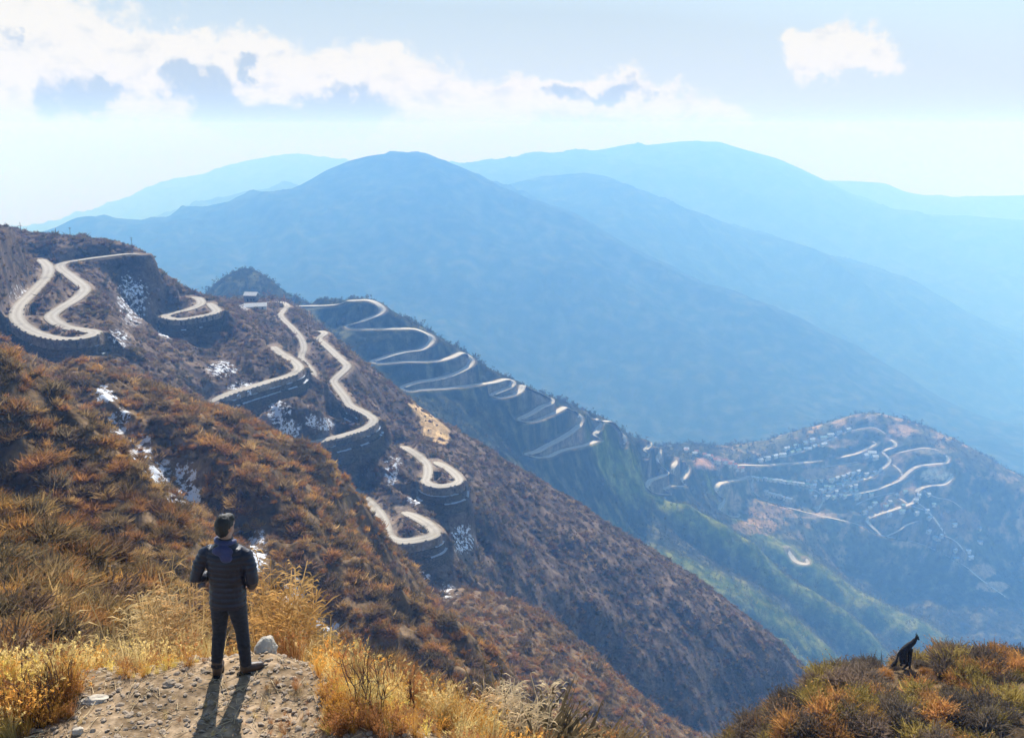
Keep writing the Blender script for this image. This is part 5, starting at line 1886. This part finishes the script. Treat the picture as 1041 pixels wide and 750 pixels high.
# collar and the flat hood behind the neck
b = MB()
ring = []
for k in range(13):
    a = R(160 + 220 * k / 12)
    ring.append((TX - .004 + .088 * math.cos(a), .012 + .085 * math.sin(a), 1.492 + .018 * math.sin(a * .5)))
b.tube(ring, [.018] + [.026] * 11 + [.018], 10)
ball(b, (TX, -.098, 1.430), (.105, .034, .060), 12)
ball(b, (TX + .035, -.118, 1.375), (.065, .026, .055), 12)
remeshed(b, 'hood', MAT_HOOD, .008, man, 4, lambda c: .004 * fbm(c[:, 0] * 30, c[:, 2] * 30, 3, 2))

# jeans
b = MB()
loft(b, [(TX, .0, .80, .165, .108), (TX, 0, .86, .172, .114), (TX, 0, .95, .165, .108)])
for (hx, kx, fx, fy, fz) in ((TX - .082, TX - .105, lx, ly, lz), (TX + .086, TX + .125, rx, ry, rz_)):
    b.tube([(hx, 0, .90), (hx * .98, .0, .80), (hx * .6 + kx * .4, .006, .66), (kx, .014, .49 + fz * .4), (kx * .55 + fx * .45, .0 + fy * .4, .34 + fz * .6), (fx, fy - .012, .155 + fz), (fx, fy - .008, .10 + fz)], [.094, .098, .084, .067, .066, .056, .058], 18)
remeshed(b, 'jeans', MAT_JEANS, .0085, man, 3, lambda c: .007 * fbm(c[:, 0] * 10, c[:, 2] * 26 + c[:, 1] * 12, 3, 6) * (1 + 1.2 * np.exp(-((c[:, 2] - .17) / .07) ** 2)))


def boot(x, y, z, yaw):
    rt = Matrix.Rotation(yaw, 3, 'Z')
    T_ = lambda p: tuple(Vector((x, y, z)) + rt @ Vector(p))
    b = MB()
    b.tube([T_((0, -.008, .07)), T_((0, -.012, .13)), T_((0, -.014, .185))], [.052, .052, .056], 14)
    b.tube([T_((0, -.055, .050)), T_((0, .01, .060)), T_((0, .09, .052)), T_((0, .155, .044)), T_((0, .185, .038))], [.043, .052, .050, .044, .024], 14)
    bo = remeshed(b, 'boot', MAT_BOOT, .007, man, 3)
    s_ = MB()
    out_, n = [], 20
    for k in range(n):
        a = k / n * 2 * math.pi
        px, py = math.cos(a), math.sin(a)
        wd = .046 if py < 0 else .052
        out_.append((px * wd * (1 if py < .5 else .92), .05 + py * .150))
    vs = [T_((p[0], p[1], zz)) for zz in (0.0, .026) for p in out_]
    fs = [tuple(range(n - 1, -1, -1)), tuple(n + k for k in range(n))] + [(k, (k + 1) % n, n + (k + 1) % n, n + k) for k in range(n)]
    s_.add(vs, fs)
    s_.build('sole', MAT_SOLE, bo)


boot(lx, ly, lz - .004, R(8))
boot(rx, ry, rz_ - .004, R(-58))

# ================================================================== THE DARK ANIMAL ON THE KNOLL
ap = hit(919, 680, 20, 45)
print('ANIMAL', ap)
AY = ap[1]
az_ = ap[2]
animal = empty('animal', (ap[0], AY, az_ + .09))
animal.scale = (.86, .86, .86)
tag(animal, 'shaggy dark long-tailed animal sitting upright among shrubs on the knoll', 'animal')
MAT_FUR = plain('dark_fur', (.030, .025, .022), .8, .2, .5, 20, .01)
k_ = 1.0 / FPX * (AY * CP - az_ * SP)          # metres per pixel there


def A(u, v):
    return ((u - 919) * k_, (676 - v) * k_ * 1.25)


def AP(u, v, y=0.0):
    x, z = A(u, v)
    return (x, y, z + .05)


b = MB()
b.tube([AP(917, 672), AP(915.5, 664), AP(916.5, 658), AP(921, 654), AP(925.5, 650.5), AP(928, 647), AP(929.5, 644.5)], [.15, .17, .15, .14, .115, .075, .055], 14)      # back, chest and neck
ball(b, AP(929.3, 645.0), (.082, .07, .062), 12)
b.tube([AP(929.5, 645.5), AP(932.2, 647.8)], [.055, .034], 10)            # muzzle
for sg in (-1, 1):
    b.tube([AP(928.6, 643.5, sg * .045), AP(928.6, 640.6, sg * .06)], [.028, .008], 8)     # ears
    b.tube([AP(923, 656, sg * .09), AP(923.6, 666, sg * .10), AP(924.2, 676, sg * .10)], [.085, .05, .042], 10)      # fore legs
    ball(b, AP(923.6 + 1.0, 676.5, sg * .10), (.06, .04, .035), 8)
    b.tube([AP(915, 668, sg * .12), AP(920.5, 672, sg * .16), AP(915.5, 677, sg * .15)], [.10, .07, .04], 10)       # folded hind legs
    ball(b, AP(918, 677.5, sg * .15), (.085, .04, .03), 8)
b.tube([AP(912.8, 658.5), AP(910.2, 662), AP(909.3, 667), AP(908.6, 671)], [.05, .042, .040, .045], 10)              # tail
b.tube([AP(908.8, 670), AP(907, 673.5), AP(903.5, 676)], [.06, .10, .045], 10)
remeshed(b, 'fur_body', MAT_FUR, .016, animal, 2, lambda c: .022 * fbm(c[:, 0] * 22, c[:, 2] * 16 + c[:, 1] * 20, 3, 14))
